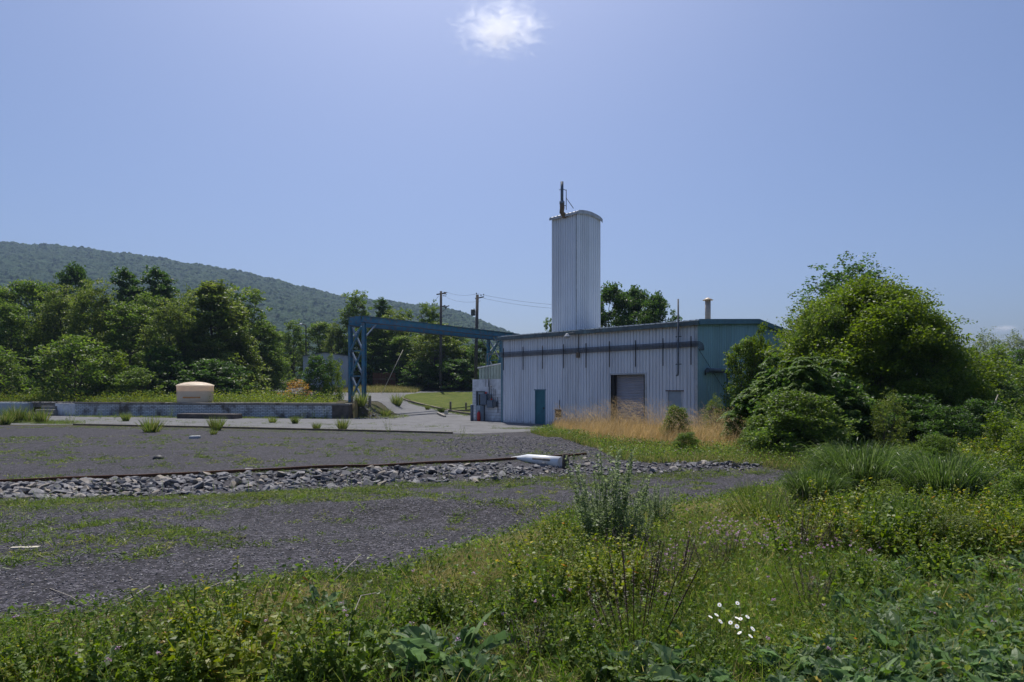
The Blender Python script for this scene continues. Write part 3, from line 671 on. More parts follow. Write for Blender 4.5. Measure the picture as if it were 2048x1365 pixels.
mb = MB(B); mb.add([(tu1, tv0, EAVE), (tu1, tv1, EAVE), (tu1, tv1, TZ), (tu1, tv0, TZ)], [(0, 1, 2, 3)]); mb.add([(tu0, tv1, EAVE), (tu1, tv1, EAVE), (tu1, tv1, TZ), (tu0, tv1, TZ)], [(0, 1, 2, 3)]); mb.build('rear_wall', M['wallclean'], tow)
MB(B).box(tu0-.012, tu0+.09, tv0-.012, tv0-.002, EAVE+.1, TZ-.02).build('corner_trim', M['trimwhite'], tow)
mb = MB(B); N_ = 12; vs = np.linspace(tv0-.12, tv1+.10, N_+1); o_ = .07
for i in range(N_):
    a, b = vs[i], vs[i+1]; za, zb = zt(np.clip(a, tv0, tv1))+.03-.10*(a < tv0)-.10*(a > tv1), zt(np.clip(b, tv0, tv1))+.03-.10*(b < tv0)-.10*(b > tv1)
    mb.add([(x, v, z) for x in (tu0-o_, tu1+o_) for v, z in ((a, za), (b, zb), (b, zb+.06), (a, za+.06))], [(0, 1, 2, 3), (7, 6, 5, 4), (0, 4, 5, 1), (2, 6, 7, 3), (1, 5, 6, 2), (3, 7, 4, 0)])
for k in range(8):
    s = tu0+k*(tu1-tu0)/7; mb.box(s-.03, s+.03, tv0-.16, tv0+.4, TZ-.06, TZ+.02)
mb.build('roof', M['trimwhite'], tow)
mb = MB(B)
for i in range(N_):
    a, b = vs[i], vs[i+1]; za, zb = zt(np.clip(a, tv0, tv1))+.03-.10*(a < tv0)-.10*(a > tv1), zt(np.clip(b, tv0, tv1))+.03-.10*(b < tv0)-.10*(b > tv1)
    mb.add([(x, v, z) for x in (tu0-o_-.04, tu0-o_-.004) for v, z in ((a, za-.16), (b, zb-.16), (b, zb+.075), (a, za+.075))], [(0, 1, 2, 3), (7, 6, 5, 4), (0, 4, 5, 1), (2, 6, 7, 3)])
mb.box(tu0-o_-.04, tu1+o_, tv0-.18, tv0-.143, TZ-.18, TZ-.03); mb.build('fascia', M['trimwhite'], tow)
# exhaust stack on the tower
pv_ = tv0-.35; pu = solve_u(1124, pv_); Yp = B((pu, pv_, 0)).y; zz = lambda py: EYE+(HY-py)/F*Yp
pe = solve_u(1131, tv0)
stk = MB(B).tube([(pe, tv0+.02, zz(431)), (pe+.02, tv0-.14, zz(429)), (pe+.1, tv0-.27, zz(424)), (pu-.02, pv_, zz(416)), (pu, pv_, zz(408))], .155, 12).build('exhaust_stack', M['elbow'], tow)
MB(B).lathe((pu, pv_, zz(408)), [(.17, 0), (.17, zz(403)-zz(408))], 14).build('collar', M['brace'], stk)
MB(B).lathe((pu, pv_, zz(403)), [(.10, 0), (.10, zz(364)-zz(403))], 12).build('stack_pipe', M['greypipe'], stk)
qu = solve_u(1131.5, tv0); 
mb = MB(B); mb.tube([(qu, tv0+.05, zz(418)), (qu, tv0+.05, zz(377))], .025, 5); mb.tube([(qu, tv0+.05, zz(394)), (solve_u(1147, tv0+.3), tv0+.3, zz(416))], .022, 5)
mb.tube([(qu, tv0+.05, zz(378.5)), (pu, pv_-.02, zz(378.5)), (pu+.22, pv_-.02, zz(379))], .022, 5); mb.tube([(qu, tv0+.05, zz(410)), (pu, pv_, zz(409))], .022, 5); mb.build('stay_bracket', M['dark'], stk)
MB(B).lathe((pe, tv0-.03, zz(432)-.05), [(.2, 0), (.2, .04)], 12).build('flashing', M['elbow'], stk)

# ---------------------------------------------------------------- white block annexe with its electrical gear
bk = empty('block_annexe', B((BL+1.1, .5, 0)), 'small white painted concrete block annexe at the left end of the metal building', 'building')
AV = .5; ub = solve_u(945, AV); ZBK = EYE+(HY-761)/F*B((ub-.4, AV, 0)).y
def az(px, py): return uz(px, py, AV)
dl, dzt = az(953.5, 784); dr, _ = az(969, 784)
mb = MB(B)
for (a, b, c, e) in ((BL+.03, dr, 0, ZBK), (dl, ub, 0, ZBK), (dr, dl, dzt, ZBK)): mb.box(a, b, AV, AV+.2, c, e)
mb.box(ub-.2, ub, AV+.2, 5, 0, ZBK); mb.box(BL+.03, ub, AV, 5, ZBK, ZBK+.06)
mb.build('wall', M['block'], bk)
mb = MB(B)                                            # raised courses read as block joints
for i in range(1, 14):
    z = i*.2
    for a, b in ((BL+.04, dr-.06), (dl+.06, ub-.01)):
        if z < dzt or a > dl: mb.box(a, b, AV-.004, AV-.001, z-.006, z+.006)
mb.build('mortar_joint', M['concrete'], bk)
d = MB(B).box(dr, dl, AV+.06, AV+.11, .02, dzt).build('door', M['doorgrey'], bk)
wl_, wz1 = az(956.5, 789); wr_, wz0 = az(965.5, 812)
MB(B).box(wr_, wl_, AV+.04, AV+.058, wz0, wz1).build('window', M['glass'], d)
mb = MB(B); mb.box(dl-.05, dl+.05, AV-.03, AV+.05, 0, dzt+.05); mb.box(dr-.05, dr+.05, AV-.03, AV+.05, 0, dzt+.05); mb.box(dr+.05, dl-.05, AV-.03, AV+.05, dzt, dzt+.05); mb.build('door_frame', M['galv'], d)
def panel(name, px0, py0, px1, py1, dep, mat, parent=bk, lab=None):
    a, z1 = az(px0, py0); b, z0 = az(px1, py1); o = MB(B).box(b, a, AV-dep, AV-.006, z0, z1).build(name, M[mat], parent, .01)
    if lab: o['label'] = lab
    return o
panel('electrical_cabinet', 965.5, 788, 977, 810, .25, 'greypipe', lab='tall grey cabinet with red lamp on top')
panel('electrical_cabinet', 978, 801, 989, 816, .22, 'greypipe', lab='square grey cabinet')
panel('electrical_cabinet', 989, 803, 995.5, 814, .18, 'galv', lab='small dark grey cabinet')
panel('electrical_cabinet', 979, 790, 985, 799, .15, 'galv', lab='smallest switch box')
a, z = az(974.5, 785.5); MB(B).lathe((a, AV-.12, z-.09), [(.07, 0), (.075, .06), (.05, .14), (0, .16)], 12).build('warning_lamp', M['red'], bk)
a, z = az(986, 798); MB(B).lathe((a, AV-.12, z-.08), [(.06, 0), (.06, .08), (0, .12)], 10).build('warning_lamp', M['red'], bk)
for px0, py0, px1, py1, w_ in ((979.5, 757, 979.5, 790, .03), (984, 778, 984, 790, .018), (988.5, 777, 988.5, 803, .018), (991.5, 778, 991.5, 803, .018), (996.5, 795, 997, 826, .025)):
    a, z1 = az(px0, py0); b, z0 = az(px1, py1); MB(B).tube([(a, AV-.06, z1), (b, AV-.06, z0)], w_, 6).build('riser_pipe', M['galv'], bk)
a, z = az(979.5, 773); MB(B).tube([(a, AV-.06, z), (a-.3, AV-.2, z+.03), (a-.5, AV-.3, z-.05)], .025, 6).build('service_head', M['galv'], bk)
for i in range(2):
    a = BL+1.72-.25*i; _, zl = uz(1003, 706+i*2.1, -.12); _, z0 = az(960, 774)
    MB(B).tube([(a, .2, zl-.1), (a, .2, z0)], .022, 6).build('conduit_drop', M['galv'], bk)
a, z1 = az(959, 812); pl = B((a, AV-.7, 0)); 
MB().lathe((pl.x, pl.y, 0), [(.11, -.1), (.11, 1.08), (.09, 1.12), (0, 1.14)], 14).build('bollard', M['greypipe']);
tag(bpy.data.objects['bollard'], 'blue-grey steel bollard in front of the annexe door', 'bollard')
a, z1 = az(966, 815); mb = MB(B); mb.box(a-.22, a+.16, AV-.5, AV-.2, 0, 1.05); o = mb.build('utility_cabinet', M['doorgrey'], None, .02); tag(o, 'pale metal cabinet standing beside the blue-grey bollard', 'cabinet')
# fire extinguisher
a, _ = az(971.5, 838); pe_ = B((a, AV-.65, 0)); fx = empty('fire_extinguisher', pe_, 'red fire extinguisher standing on the ground by the annexe wall', 'extinguisher')
MB().lathe((pe_.x, pe_.y, 0), [(.10, 0), (.12, .03), (.12, .52), (.09, .60), (.03, .64), (.03, .68)], 16).build('cylinder', M['red'], fx)
mb = MB(); mb.box(pe_.x-.05, pe_.x+.07, pe_.y-.02, pe_.y+.02, .67, .72); mb.tube([(pe_.x+.04, pe_.y, .68), (pe_.x+.16, pe_.y-.05, .55), (pe_.x+.15, pe_.y-.06, .2)], .012, 5); mb.build('valve', M['dark'], fx)

# green shed behind the annexe
def ribbox(T, L, Wd, H, ridge, mat, roofmat, parent, roofaxis='x', pitch=.25):
    mb = MB(T); rz = lambda s: H+ridge*(1-abs(s-L/2)/(L/2))
    ribwall(mb, L, rz, lambda s, o, z: (s, o, z), pitch=pitch)
    mb.add([(0, Wd, 0), (L, Wd, 0), (L, Wd, H), (L/2, Wd, H+ridge), (0, Wd, H)], [(0, 1, 2, 3, 4)])
    ribwall(mb, Wd, lambda s: H, lambda s, o, z: (L-o, s, z), pitch=pitch); ribwall(mb, Wd, lambda s: H, lambda s, o, z: (o, s, z), pitch=pitch)
    mb.build('wall', mat, parent)
    mb = MB(T); o = .15
    for a, b, za, zb in ((-o, L/2, H-o*ridge/(L/2), H+ridge), (L/2, L+o, H+ridge, H-o*ridge/(L/2))):
        mb.add([(s, y, z+k) for y in (-o, Wd+o) for s, z, k in ((a, za, .01), (b, zb, .01), (b, zb, .10), (a, za, .10))], [(0, 1, 2, 3), (7, 6, 5, 4), (0, 4, 5, 1), (2, 6, 7, 3), (1, 5, 6, 2), (3, 7, 4, 0)])
    mb.build('roof', roofmat, parent)
gs = B((BL+1.7, 8.5, 0)); gs0 = Vector((gs.x, gs.y, float(G(gs.x, gs.y))))
Yg = gs.y; Hs = EYE+(HY-737)/F*Yg-gs0.z
sd = empty('green_shed', gs0, 'pale green ribbed shed seen over the annexe roof', 'shed')
xl = (958-CX)/F*Yg
ribbox(lambda p: Vector((xl+p[0]*.9, Yg+p[0]*.05+p[1], gs0.z+p[2])), 4.2, 3.5, Hs, .35, M['shedgreen'], M['trimwhite'], sd)

# ---------------------------------------------------------------- blue gantry
gn = at(728, 804); gl = Vector((-12.05, 50.9, 1.1)); gr_ = Vector((-1.15, 65.2, 0)); BD = (gr_-gl); BD.z = 0; BD.normalize(); BP = Vector((-BD.y, BD.x, 0))
ZTOP = EYE+(HY-633)/F*50.9; SW = 1.72; BH = .52
ga = empty('blue_gantry', gl, 'tall blue steel gantry with twin beams and cross-braced leg frames beside the road', 'gantry')
def GA(p): return gl+BD*p[0]+BP*p[1]+Vector((0, 0, p[2]-gl.z))   # s along, w across, z absolute
def ibeam(mb, p, q, up, wd, h, tf=.03, tw=.03):
    p = Vector(p); q = Vector(q); d = (q-p).normalized(); up = Vector(up); sd_ = d.cross(up).normalized()
    def slab(c0, hw, hh):
        vs = [e+sd_*x*hw+up*(c0+y*hh) for e in (p, q) for x, y in ((-1, -1), (1, -1), (1, 1), (-1, 1))]
        mb.add(vs, [(0, 1, 2, 3), (7, 6, 5, 4), (0, 4, 5, 1), (1, 5, 6, 2), (2, 6, 7, 3), (3, 7, 4, 0)])
    slab(h/2-tf/2, wd/2, tf/2); slab(-h/2+tf/2, wd/2, tf/2); slab(0, tw/2, h/2-tf)
BLn = (gr_-gl).length+3.0
for wq, bh in ((0, .48), (SW, .66)):
    mb = MB(GA); ibeam(mb, (-.18, wq, ZTOP-bh/2), (BLn, wq, ZTOP-bh/2), (0, 0, 1), .30, bh); o = mb.build('beam', M['blue'], ga)
    MB(GA).box(-.2, BLn, wq-.165, wq+.165, ZTOP+.002, ZTOP+.035).build('top_flange', M['bluerust'], o)
    MB(GA).box(-.2, BLn, wq-.16, wq+.16, ZTOP-bh-.04, ZTOP-bh-.002).build('bottom_flange', M['bluerust'], o)
mb = MB(GA); mb.box(-.21, -.17, .17, SW-.17, ZTOP-.46, ZTOP+.03); mb.build('end_beam', M['blue'], ga)
for s in (0, 18.0):
    zg0 = {0: 1.02}.get(s) if s == 0 else float(G(GA((s, 0, 0)).x, GA((s, 0, 0)).y))-.1
    for wq in (0, SW):
        mb = MB(GA); ibeam(mb, (s, wq, zg0), (s, wq, ZTOP-(.48 if wq == 0 else .66)-.045), (1, 0, 0), .25, .30, .035, .03); mb.build('leg', M['blue'], ga)
    hh = (ZTOP-BH-.35-zg0); nlev = 3
    for i in range(nlev):
        za = zg0+.15+hh*i/nlev; zb = zg0+.15+hh*(i+1)/nlev
        MB(GA).bar((s-.12, .17, zb-.1), (s-.12, SW-.17, za+.05), .13, .12).build('brace', M['blue'], ga)
        MB(GA).bar((s+.02, .17, za+.05), (s+.04, SW-.17, zb-.1), .13, .12).build('brace', M['brace'], ga)  # sunlit diagonal: its brightness is painted in by the paler colour
        if i < nlev-1: MB(GA).bar((s-.02, .17, zb), (s-.02, SW-.17, zb), .1, .1).build('strut', M['blue'], ga)
    sg = 1 if s == 0 else -1
    for wq in (0, SW): MB(GA).bar((s+sg*.18, wq, ZTOP-BH-1.1), (s+sg*1.25, wq, ZTOP-BH-.06), .09, .09).build('knee_brace', M['brace'], ga)
    if s: 
        for wq in (0, SW): MB(GA).bar((s+.18, wq, ZTOP-BH-1.5), (s+1.9, wq, ZTOP-BH-.06), .1, .1).build('knee_brace', M['brace'], ga)

# ---------------------------------------------------------------- utility poles, wires, street lamp
def W_(p, q, sag, r, par, n=14):
    p = Vector(p); q = Vector(q); pts = [p.lerp(q, i/n)-Vector((0, 0, sag*4*(i/n)*(1-i/n))) for i in range(n+1)]
    return MB().tube(pts, r, 4).build('wire', M['wire'], par)
Y2, Y1 = 72, 84; b2 = on(953, Y2); b1 = on(882, Y1)
z2 = EYE+(HY-590)/F*Y2; z1 = EYE+(HY-583)/F*Y1
p2 = empty('utility_pole', b2, 'wooden utility pole with a grey transformer can, right of the other pole', 'utility pole')
MB().tube([b2-Vector((.15, 0, .3)), Vector((b2.x+.1, b2.y, z2))], [.22, .17], 10).build('pole', M['pole'], p2)
q = Vector((b2.x+.1, b2.y, z2))
mb = MB(); mb.bar(q+Vector((-.25, 0, -.45)), q+Vector((.75, .1, -.22)), .14, .12); mb.build('crossarm', M['pole'], p2)
mb = MB()
for dx, dz in ((-.1, .12), (.42, -.1), (.72, -.02)): mb.lathe((q.x+dx, q.y, q.z+dz-.05), [(.03, 0), (.07, .05), (.05, .14), (0, .18)], 8)
mb.build('insulator', M['dark'], p2)
tz = EYE+(HY-620)/F*Y2; c = Vector((q.x-.50, q.y, tz-.35))
o = MB().lathe(c, [(.0, -.33), (.24, -.32), (.25, -.28), (.25, .30), (.27, .31), (.25, .36), (.0, .40)], 14).build('transformer', M['galv'], p2)
mb = MB(); mb.bar(c+Vector((.2, 0, .1)), c+Vector((.45, 0, .1)), .06); mb.bar(c+Vector((.2, 0, -.15)), c+Vector((.45, 0, -.15)), .06); mb.lathe(c+Vector((.12, 0, .36)), [(.03, 0), (.05, .08), (0, .2)], 8); mb.build('bushing', M['dark'], o)
p1 = empty('utility_pole', b1, 'dark wooden utility pole with slanting crossarm and cutout switches, left of the other pole', 'utility pole')
MB().tube([b1-Vector((.05, 0, .3)), Vector((b1.x, b1.y, z1))], [.21, .16], 10).build('pole', M['pole'], p1)
q1 = Vector((b1.x, b1.y, z1))
mb = MB(); mb.bar(q1+Vector((-.45, -.8, -.55)), q1+Vector((.5, .9, -.1)), .16, .16); mb.build('crossarm', M['pole'], p1)
mb = MB(); mb.bar(q1+Vector((0, 0, -2.1)), q1+Vector((.5, .5, -1.85)), .14, .14); mb.build('crossarm', M['pole'], p1)
mb = MB()
for dx, dz in ((.35, -.12), (.3, -.35), (.22, -.6)): mb.tube([q1+Vector((dx, 0, dz)), q1+Vector((dx+.5, 0, dz-.04))], .045, 6)
for k in range(4): mb.tube([q1+Vector((.45+k*.16, .3, -1.95+.02*k)), q1+Vector((.6+k*.16, .3, -2.25+.1*k))], .07, 6)
mb.build('insulator', M['dark'], p1)
MB().tube([q1+Vector((.05, 0, -2.9)), q1+Vector((.75, .3, -2.1))], .03, 5).build('stay_bar', M['dark'], p1)
e1 = Vector((12, 66, 9.9)); 
wr = empty('power_lines', q1, 'thin power lines strung between the two utility poles and on past the tower', 'power line')
for k, (dz, s) in enumerate(((-.1, .3), (-.85, .35))):
    W_(q1+Vector((.8, 0, dz)), q+Vector((-.1+.5*k, 0, .1-.1*k-.7*k)), s, .014, wr)
    W_(q+Vector((-.1+.8*k, 0, .15-.25*k-.3*k)), onray(1150, 612+7*k, 66), .25, .014, wr)
W_(q1+Vector((-.3, 0, -.6)), q1+Vector((-4, -1, -6)), 0, .02, wr)
ga_, gb = onray(806, 700, 80), on(763, 78); 
gw = tag(MB().tube([gb, ga_], .032, 6).build('guy_wire', M['plank']), 'pale guard tube of a guy wire slanting out of the tall grass', 'guy wire')
bl = on(612, 88); zl = EYE+(HY-650)/F*88
lp = empty('street_lamp', bl, 'slim dark street lamp standing behind the small white shed', 'street lamp')
MB().tube([bl, Vector((bl.x, bl.y, zl-.2)), Vector((bl.x-.1, bl.y, zl)), Vector((bl.x-.6, bl.y, zl+.06))], [.12, .08, .07, .06], 8).build('pole', M['dark'], lp)
mb = MB(); mb.tube([(bl.x-.5, bl.y, zl+.06), (bl.x-.75, bl.y, zl+.06), (bl.x-1.05, bl.y, zl+.0)], [.08, .17, .08], 8); mb.build('lamp_head', M['pvc'], lp)

# ---------------------------------------------------------------- small white shed, dark bin
Ys = 86; sl_ = on(606, Ys); zs = EYE+(HY-767)/F*Ys-.6; hs = EYE+(HY-713)/F*Ys-zs
ws = empty('white_shed', Vector((sl_.x, sl_.y, zs)), 'small white metal shed with low gable half hidden behind a round green shrub', 'shed')
ribbox(lambda p: Vector((sl_.x+p[0], Ys+p[1]*1.0-p[0]*.12, zs+p[2])), 6.35, 7.5, hs, .45, M['shedwhite'], M['galv'], ws, pitch=.3)
fp = onray(703, 723, Ys+3.2)
mb = MB(); mb.lathe((0, 0, 0), [(.42, 0), (.42, .18), (.34, .18), (.34, .04), (0, .04)], 18)
mb.v = [(sl_.x+6.36+z+.0, fp.y+x, fp.z+y) for x, y, z in mb.v]; mb.build('exhaust_fan', M['dark'], ws)
bn = on(768, 88); bn0 = empty('timber_bin', bn, 'dark brown timber enclosure in front of the trees beyond the road', 'enclosure')
mb = MB()
for k in range(9): mb.box(bn.x-1.6+k*.36, bn.x-1.27+k*.36, bn.y, bn.y+.05, bn.z-.5, EYE+(HY-746)/F*88)
mb.box(bn.x-1.62, bn.x-1.57, bn.y+.05, bn.y+1.6, bn.z-.5, bn.z+1.5); mb.box(bn.x+1.6, bn.x+1.65, bn.y+.05, bn.y+1.6, bn.z-.5, bn.z+1.5)
mb.build('plank_side', M['deadstalk'] if 0 else M['rust'], bn0)
MB().box(bn.x-1.65, bn.x+1.68, bn.y-.05, bn.y-.003, bn.z+1.2, bn.z+1.3).build('rail', M['wood'], bn0)

# ---------------------------------------------------------------- loading platform wall
WD = Vector((-1, .2, 0)).normalized(); WN = Vector((.2, 1, 0)).normalized()
W0 = Vector((-11.95, 45.8, 0))
def WP(p): return W0+WD*p[0]+WN*p[1]+Vector((0, 0, p[2]))
def spx(px, v=0):
    a = (px-CX)/F; o = W0+WN*v; return (o.x-a*o.y)/(a*WD.y-WD.x)
s_blk = spx(664); s_b0 = spx(150); s_st = spx(100); s_c = spx(58)
pw = empty('loading_platform', W0, 'long low loading platform faced with white glazed brick below a stained concrete coping', 'platform')
MB(WP).box(s_blk, s_b0, 0, .3, -.1, .98).build('brick_face', M['brick'], pw)
MB(WP).box(0, s_blk-.003, -.03, .6, -.1, 1.0).build('end_block', M['darkconcrete'], pw, .03)
MB(WP).box(-.02, s_b0+.0, -.06, .55, .985, 1.115).build('coping', M['concrete'], pw, .02)
MB(WP).box(s_b0+.003, s_st-.5, .0, .4, -.1, 1.0).build('pier', M['block'], pw)
MB(WP).box(s_b0+.003, s_b0+60, .45, .8, .7, 1.12).build('rear_coping', M['concrete'], pw)
mb = MB(WP)
for i in range(3): mb.box(s_st-.9+.1*i, s_st+1.1-.15*i, -.9+.42*i, -.9+.42*(i+1)-.01*0, .0, .26+.27*i)
mb.build('steps', M['concrete'], pw, .05)
cwp = MB(WP); cwp.box(s_c, s_c+30, -.6, .4, -.1, 1.05); cw = cwp.build('concrete_wall', M['doorgrey'], None, .03); tag(cw, 'blue-grey concrete wall with crumbled top at the left end of the platform', 'wall')
a, b = spx(357, -2), spx(470, -2)
slab = MB(WP).box(b, a, -2.2, -1.1, -.05, .36).build('concrete_slab', M['darkconcrete'], None, .06); tag(slab, 'low dark concrete slab lying before the brick platform below the tank', 'slab')
# planks and pipes on the coping
for i, (pa, pb, z, w_, v, m) in enumerate(((438, 668, 1.16, .18, .14, 'plank'), (500, 690, 1.145, .10, -.0, 'wood'), (452, 600, 1.15, .09, .44, 'wood'))):
    o = MB(WP).box(spx(pb), spx(pa), v, v+w_, 1.116, z).build('plank', M[m], None, .005)
    tag(o, ['long pale plank on the platform coping right of the tank', 'thin brown batten along the front edge of the coping', 'short weathered batten behind the long pale plank'][i], 'plank')
o = MB(WP).box(spx(330)-.0, spx(147), -.0, .03, 1.117, 1.135).build('steel_strip', M['rust']); tag(o, 'rusty steel strip on the platform edge left of the tank', 'strip')
# tank
ct = WP((spx(390.5, 1.75), 1.75, 0)); rt = 67.5/2/F*ct.y; zb = 1.1; hh_ = EYE+(HY-771)/F*ct.y-zb; zt_ = EYE+(HY-765)/F*ct.y-zb
tk = empty('plastic_tank', Vector((ct.x, ct.y, zb)), 'squat round cream plastic tank with white domed lid on the platform', 'tank')
MB().lathe((ct.x, ct.y, zb), [(rt*.95, 0), (rt*.965, .05), (rt*.97, .3), (rt*.985, .9), (rt, hh_-.14), (rt, hh_-.06)], 40).build('tank_wall', M['cream'], tk)
MB().lathe((ct.x, ct.y, zb), [(rt+.02, hh_-.055), (rt+.025, hh_-.01), (rt*.97, hh_+.04), (rt*.8, hh_+.13), (rt*.55, hh_+.22), (rt*.25, hh_+.27), (0, hh_+.285)], 40).build('lid', M['creamlid'], tk)
for i, z in enumerate((.62, .9)): MB().lathe((ct.x, ct.y, zb+z), [(rt*.985, -.012), (rt*1.0, 0), (rt*.985, .012)], 40).build('hoop', M['cream'], tk)
mb = MB(); 
for k in range(9):
    t0 = math.pi*1.42+k*.11; t1 = t0+.11; r_ = rt*.988
    mb.add([(ct.x+r_*math.cos(t0), ct.y+r_*math.sin(t0), zb+.36), (ct.x+r_*math.cos(t1), ct.y+r_*math.sin(t1), zb+.36), (ct.x+r_*math.cos(t1), ct.y+r_*math.sin(t1), zb+.47), (ct.x+r_*math.cos(t0), ct.y+r_*math.sin(t0), zb+.47)], [(0, 1, 2, 3)])
mb.build('stain_band', M['liquid'], tk)
MB().tube([(ct.x+.15+.28*math.cos(t), ct.y-rt-.02, zb+hh_-.06+.12*math.sin(t)) for t in np.linspace(0, math.pi, 9)], .03, 6).build('lifting_lug', M['creamlid'], tk)

# ---------------------------------------------------------------- rails, posts, kerb timbers, odd bits
def strip(name, pts, r, mat, label, cat, dz=.03, wd=None):
    mb = MB()
    P = [at(*p)+Vector((0, 0, dz)) for p in pts]; Q = []
    for a, b in zip(P, P[1:]):
        n = max(1, int((b-a).length/.6)); Q += [a.lerp(b, i/n) for i in range(n)]
    Q.append(P[-1]); Q = [Vector((q.x, q.y, float(G(q.x, q.y))+dz)) for q in Q]
    for a, b in zip(Q, Q[1:]): mb.bar(a, b+(b-a).normalized()*.004, wd or r*2, r*2)
    return tag(mb.build(name, M[mat]), label, cat)
strip('steel_rail', [(-60, 970), (0, 967), (120, 961.5), (280, 956), (400, 950.5), (550, 943), (700, 936), (860, 929), (1024, 921), (1100, 916.5), (1172, 911)], .035, 'rust', 'long rusty steel rail lying across the dark gravel above the stones', 'rail', .05, .05)
strip('timber_edging', [(147, 851), (430, 856.5), (700, 863), (816, 865.8), (905, 868.5)], .05, 'wood', 'weathered timber edging along the front of the pale pavement', 'edging', .05, .1)
tp = [(803, 797.5), (808, 801.5), (818, 805), (830, 808), (848, 812.5), (865, 816.5), (885, 821), (905, 825.5), (925, 829), (943, 831)]
kb = empty('lawn_kerb', at(860, 816), 'curved pale timber kerb edging the mown lawn beside the road', 'kerb')
for a, b in zip(tp, tp[1:]):
    p, q_ = at(*a), at(*b); MB().bar(p+Vector((0, 0, .09)), p.lerp(q_, .985)+Vector((0, 0, .09)), .2, .22).build('kerb_timber', M['wood'] if 0 else M['woodgrey'], kb)
p, q_ = at(908, 824.2), at(940, 824.8); tag(MB().bar(p+Vector((0, 0, .12)), q_+Vector((0, 0, .12)), .15, .14).build('timber_sleeper', M['woodgrey']), 'straight timber lying on the lawn edge between the two grey posts', 'timber')
for px, yb, yt, wd, m, lab in ((901, 822.5, 803, 4.2, 'woodgrey', 'grey round-topped wooden post on the lawn edge, farther from the annexe'),
                               (932, 823, 805, 3.8, 'woodgrey', 'grey wooden post on the lawn edge, nearer to the annexe')):
    p = at(px, yb); h = (yb-yt)/F*p.y; r = wd/2/F*p.y
    tag(MB().lathe((p.x, p.y, p.z-.2), [(r, 0), (r, h+.12), (r*.7, h+.19), (0, h+.2)], 12).build('wooden_post', M[m]), lab, 'post')
for px, yb, yt, Yp_, wd, m, lab in ((712.8, 829, 799.5, 46.3, 5, 'woodyellow', 'yellowish square post on the rubble at the right end of the platform'),
                                    (739.6, 821, 792, 48.6, 5, 'woodgrey', 'taller grey-brown square post beside the road near the blue gantry'),
                                    (704, 800, 792, 50.3, 4, 'woodgrey', 'short brown stub post between the gantry legs')):
    p = onray(px, yb, Yp_); g0 = float(G(p.x, p.y)); zt__ = EYE+(HY-yt)/F*Yp_; r = wd/2/F*Yp_
    tag(MB().box(p.x-r, p.x+r, p.y-r, p.y+r, g0-.2, zt__).build('wooden_post', M[m], None, .015), lab, 'post')
# broken kerb timber in the road
p = at(876, 829); q_ = at(890, 835)
tag(MB().bar(p+Vector((0, 0, .09)), q_+Vector((0, 0, .07)), .2, .16).build('timber_block', M['bark_pale'], None, .02), 'broken pale timber lying in the road below the lawn kerb', 'timber')
p = at(892, 829.5); tag(MB().box(p.x-.13, p.x+.16, p.y-.1, p.y+.16, p.z, p.z+.36).build('timber_block', M['plank'], None, .02), 'upright tan timber end beside the broken timber in the road', 'timber')
# white pipe with its stump
pa = at(1034, 919.5)+Vector((0, 0, .03)); pb = at(1124, 936)+Vector((0, 0, .02))
dirp = (pb-pa).normalized(); rad = .165
mb = MB(); mb.tube([pa-dirp*.3+Vector((0, 0, .0)), pa+dirp*.15+Vector((0, 0, .03)), pa+dirp*.55+Vector((0, 0, .06)), pb+Vector((0, 0, .12))], [.012, .07, rad*.8, rad], 20)
pp = mb.build('plastic_pipe', M['pvc']); tag(pp, 'white plastic pipe with tapered tip lying over the grey stones', 'pipe')
st = at(1130, 938); mb = MB(); mb.tube([st+Vector((0, 0, -.1)), st+Vector((.02, 0, .18)), st+Vector((0, .0, .42))], [.09, .10, .075], 9)
tag(mb.build('tree_stump', M['bark']), 'dark rotten stump at the butt end of the white pipe', 'stump')
p = at(1090, 934); mb = MB(); mb.tube([p+Vector((-.35, .1, .22)), p+Vector((.1, .0, .20)), p+Vector((.45, -.1, .08))], [.03, .045, .03], 6); tag(mb.build('driftwood', M['bark_pale']), 'bleached stick lying under the white pipe', 'stick')
p = at(390, 878); mb = MB(); mb.add([(p.x+a*.22, p.y+b*.15, p.z-.03+c*.17) for a, b, c in ((-1, -1, 0), (.9, -1, 0), (1, 1, 0), (-1, 1, 0), (-.95, -.9, .9), (1.0, -.8, 1), (.9, .8, 1), (-.9, .9, .95))],
    [(3, 2, 1, 0), (4, 5, 6, 7), (0, 1, 5, 4), (1, 2, 6, 5), (2, 3, 7, 6), (3, 0, 4, 7)]); tag(mb.build('concrete_chunk', M['block'], None, .03), 'lone pale grey concrete chunk on the dark gravel in front of the slab', 'chunk')
p = at(317, 919); mb = MB(); mb.lathe(p+Vector((0, 0, -.02)), [(.14, 0), (.17, .05), (.12, .12), (.04, .15), (0, .15)], 9); tag(mb.build('charred_lump', M['dark']), 'small black charred lump on the gravel', 'lump')
def slat(name, a, b, wd, th, mat, label, cat):
    P, Q = at(*a), at(*b); mb = MB(); m = P.lerp(Q, .45)+Vector((0, .02, .015)); mb.bar(P+Vector((0, 0, .02)), m, wd*.7, th); mb.bar(m, Q+Vector((0, 0, .02)), wd, th*.8); return tag(mb.build(name, M[mat]), label, cat)
slat('bleached_board', (22, 1100), (78, 1098), .07, .02, 'plank', 'bleached flat piece of wood on the gravel at the far left', 'board')
slat('dark_stick', (452, 1080), (492, 1079), .025, .025, 'bark', 'crooked dark stick lying on open gravel', 'stick')
slat('pale_cable', (352, 907), (500, 904.5), .03, .012, 'concrete', 'thin pale strip half buried across the upper gravel', 'strip')
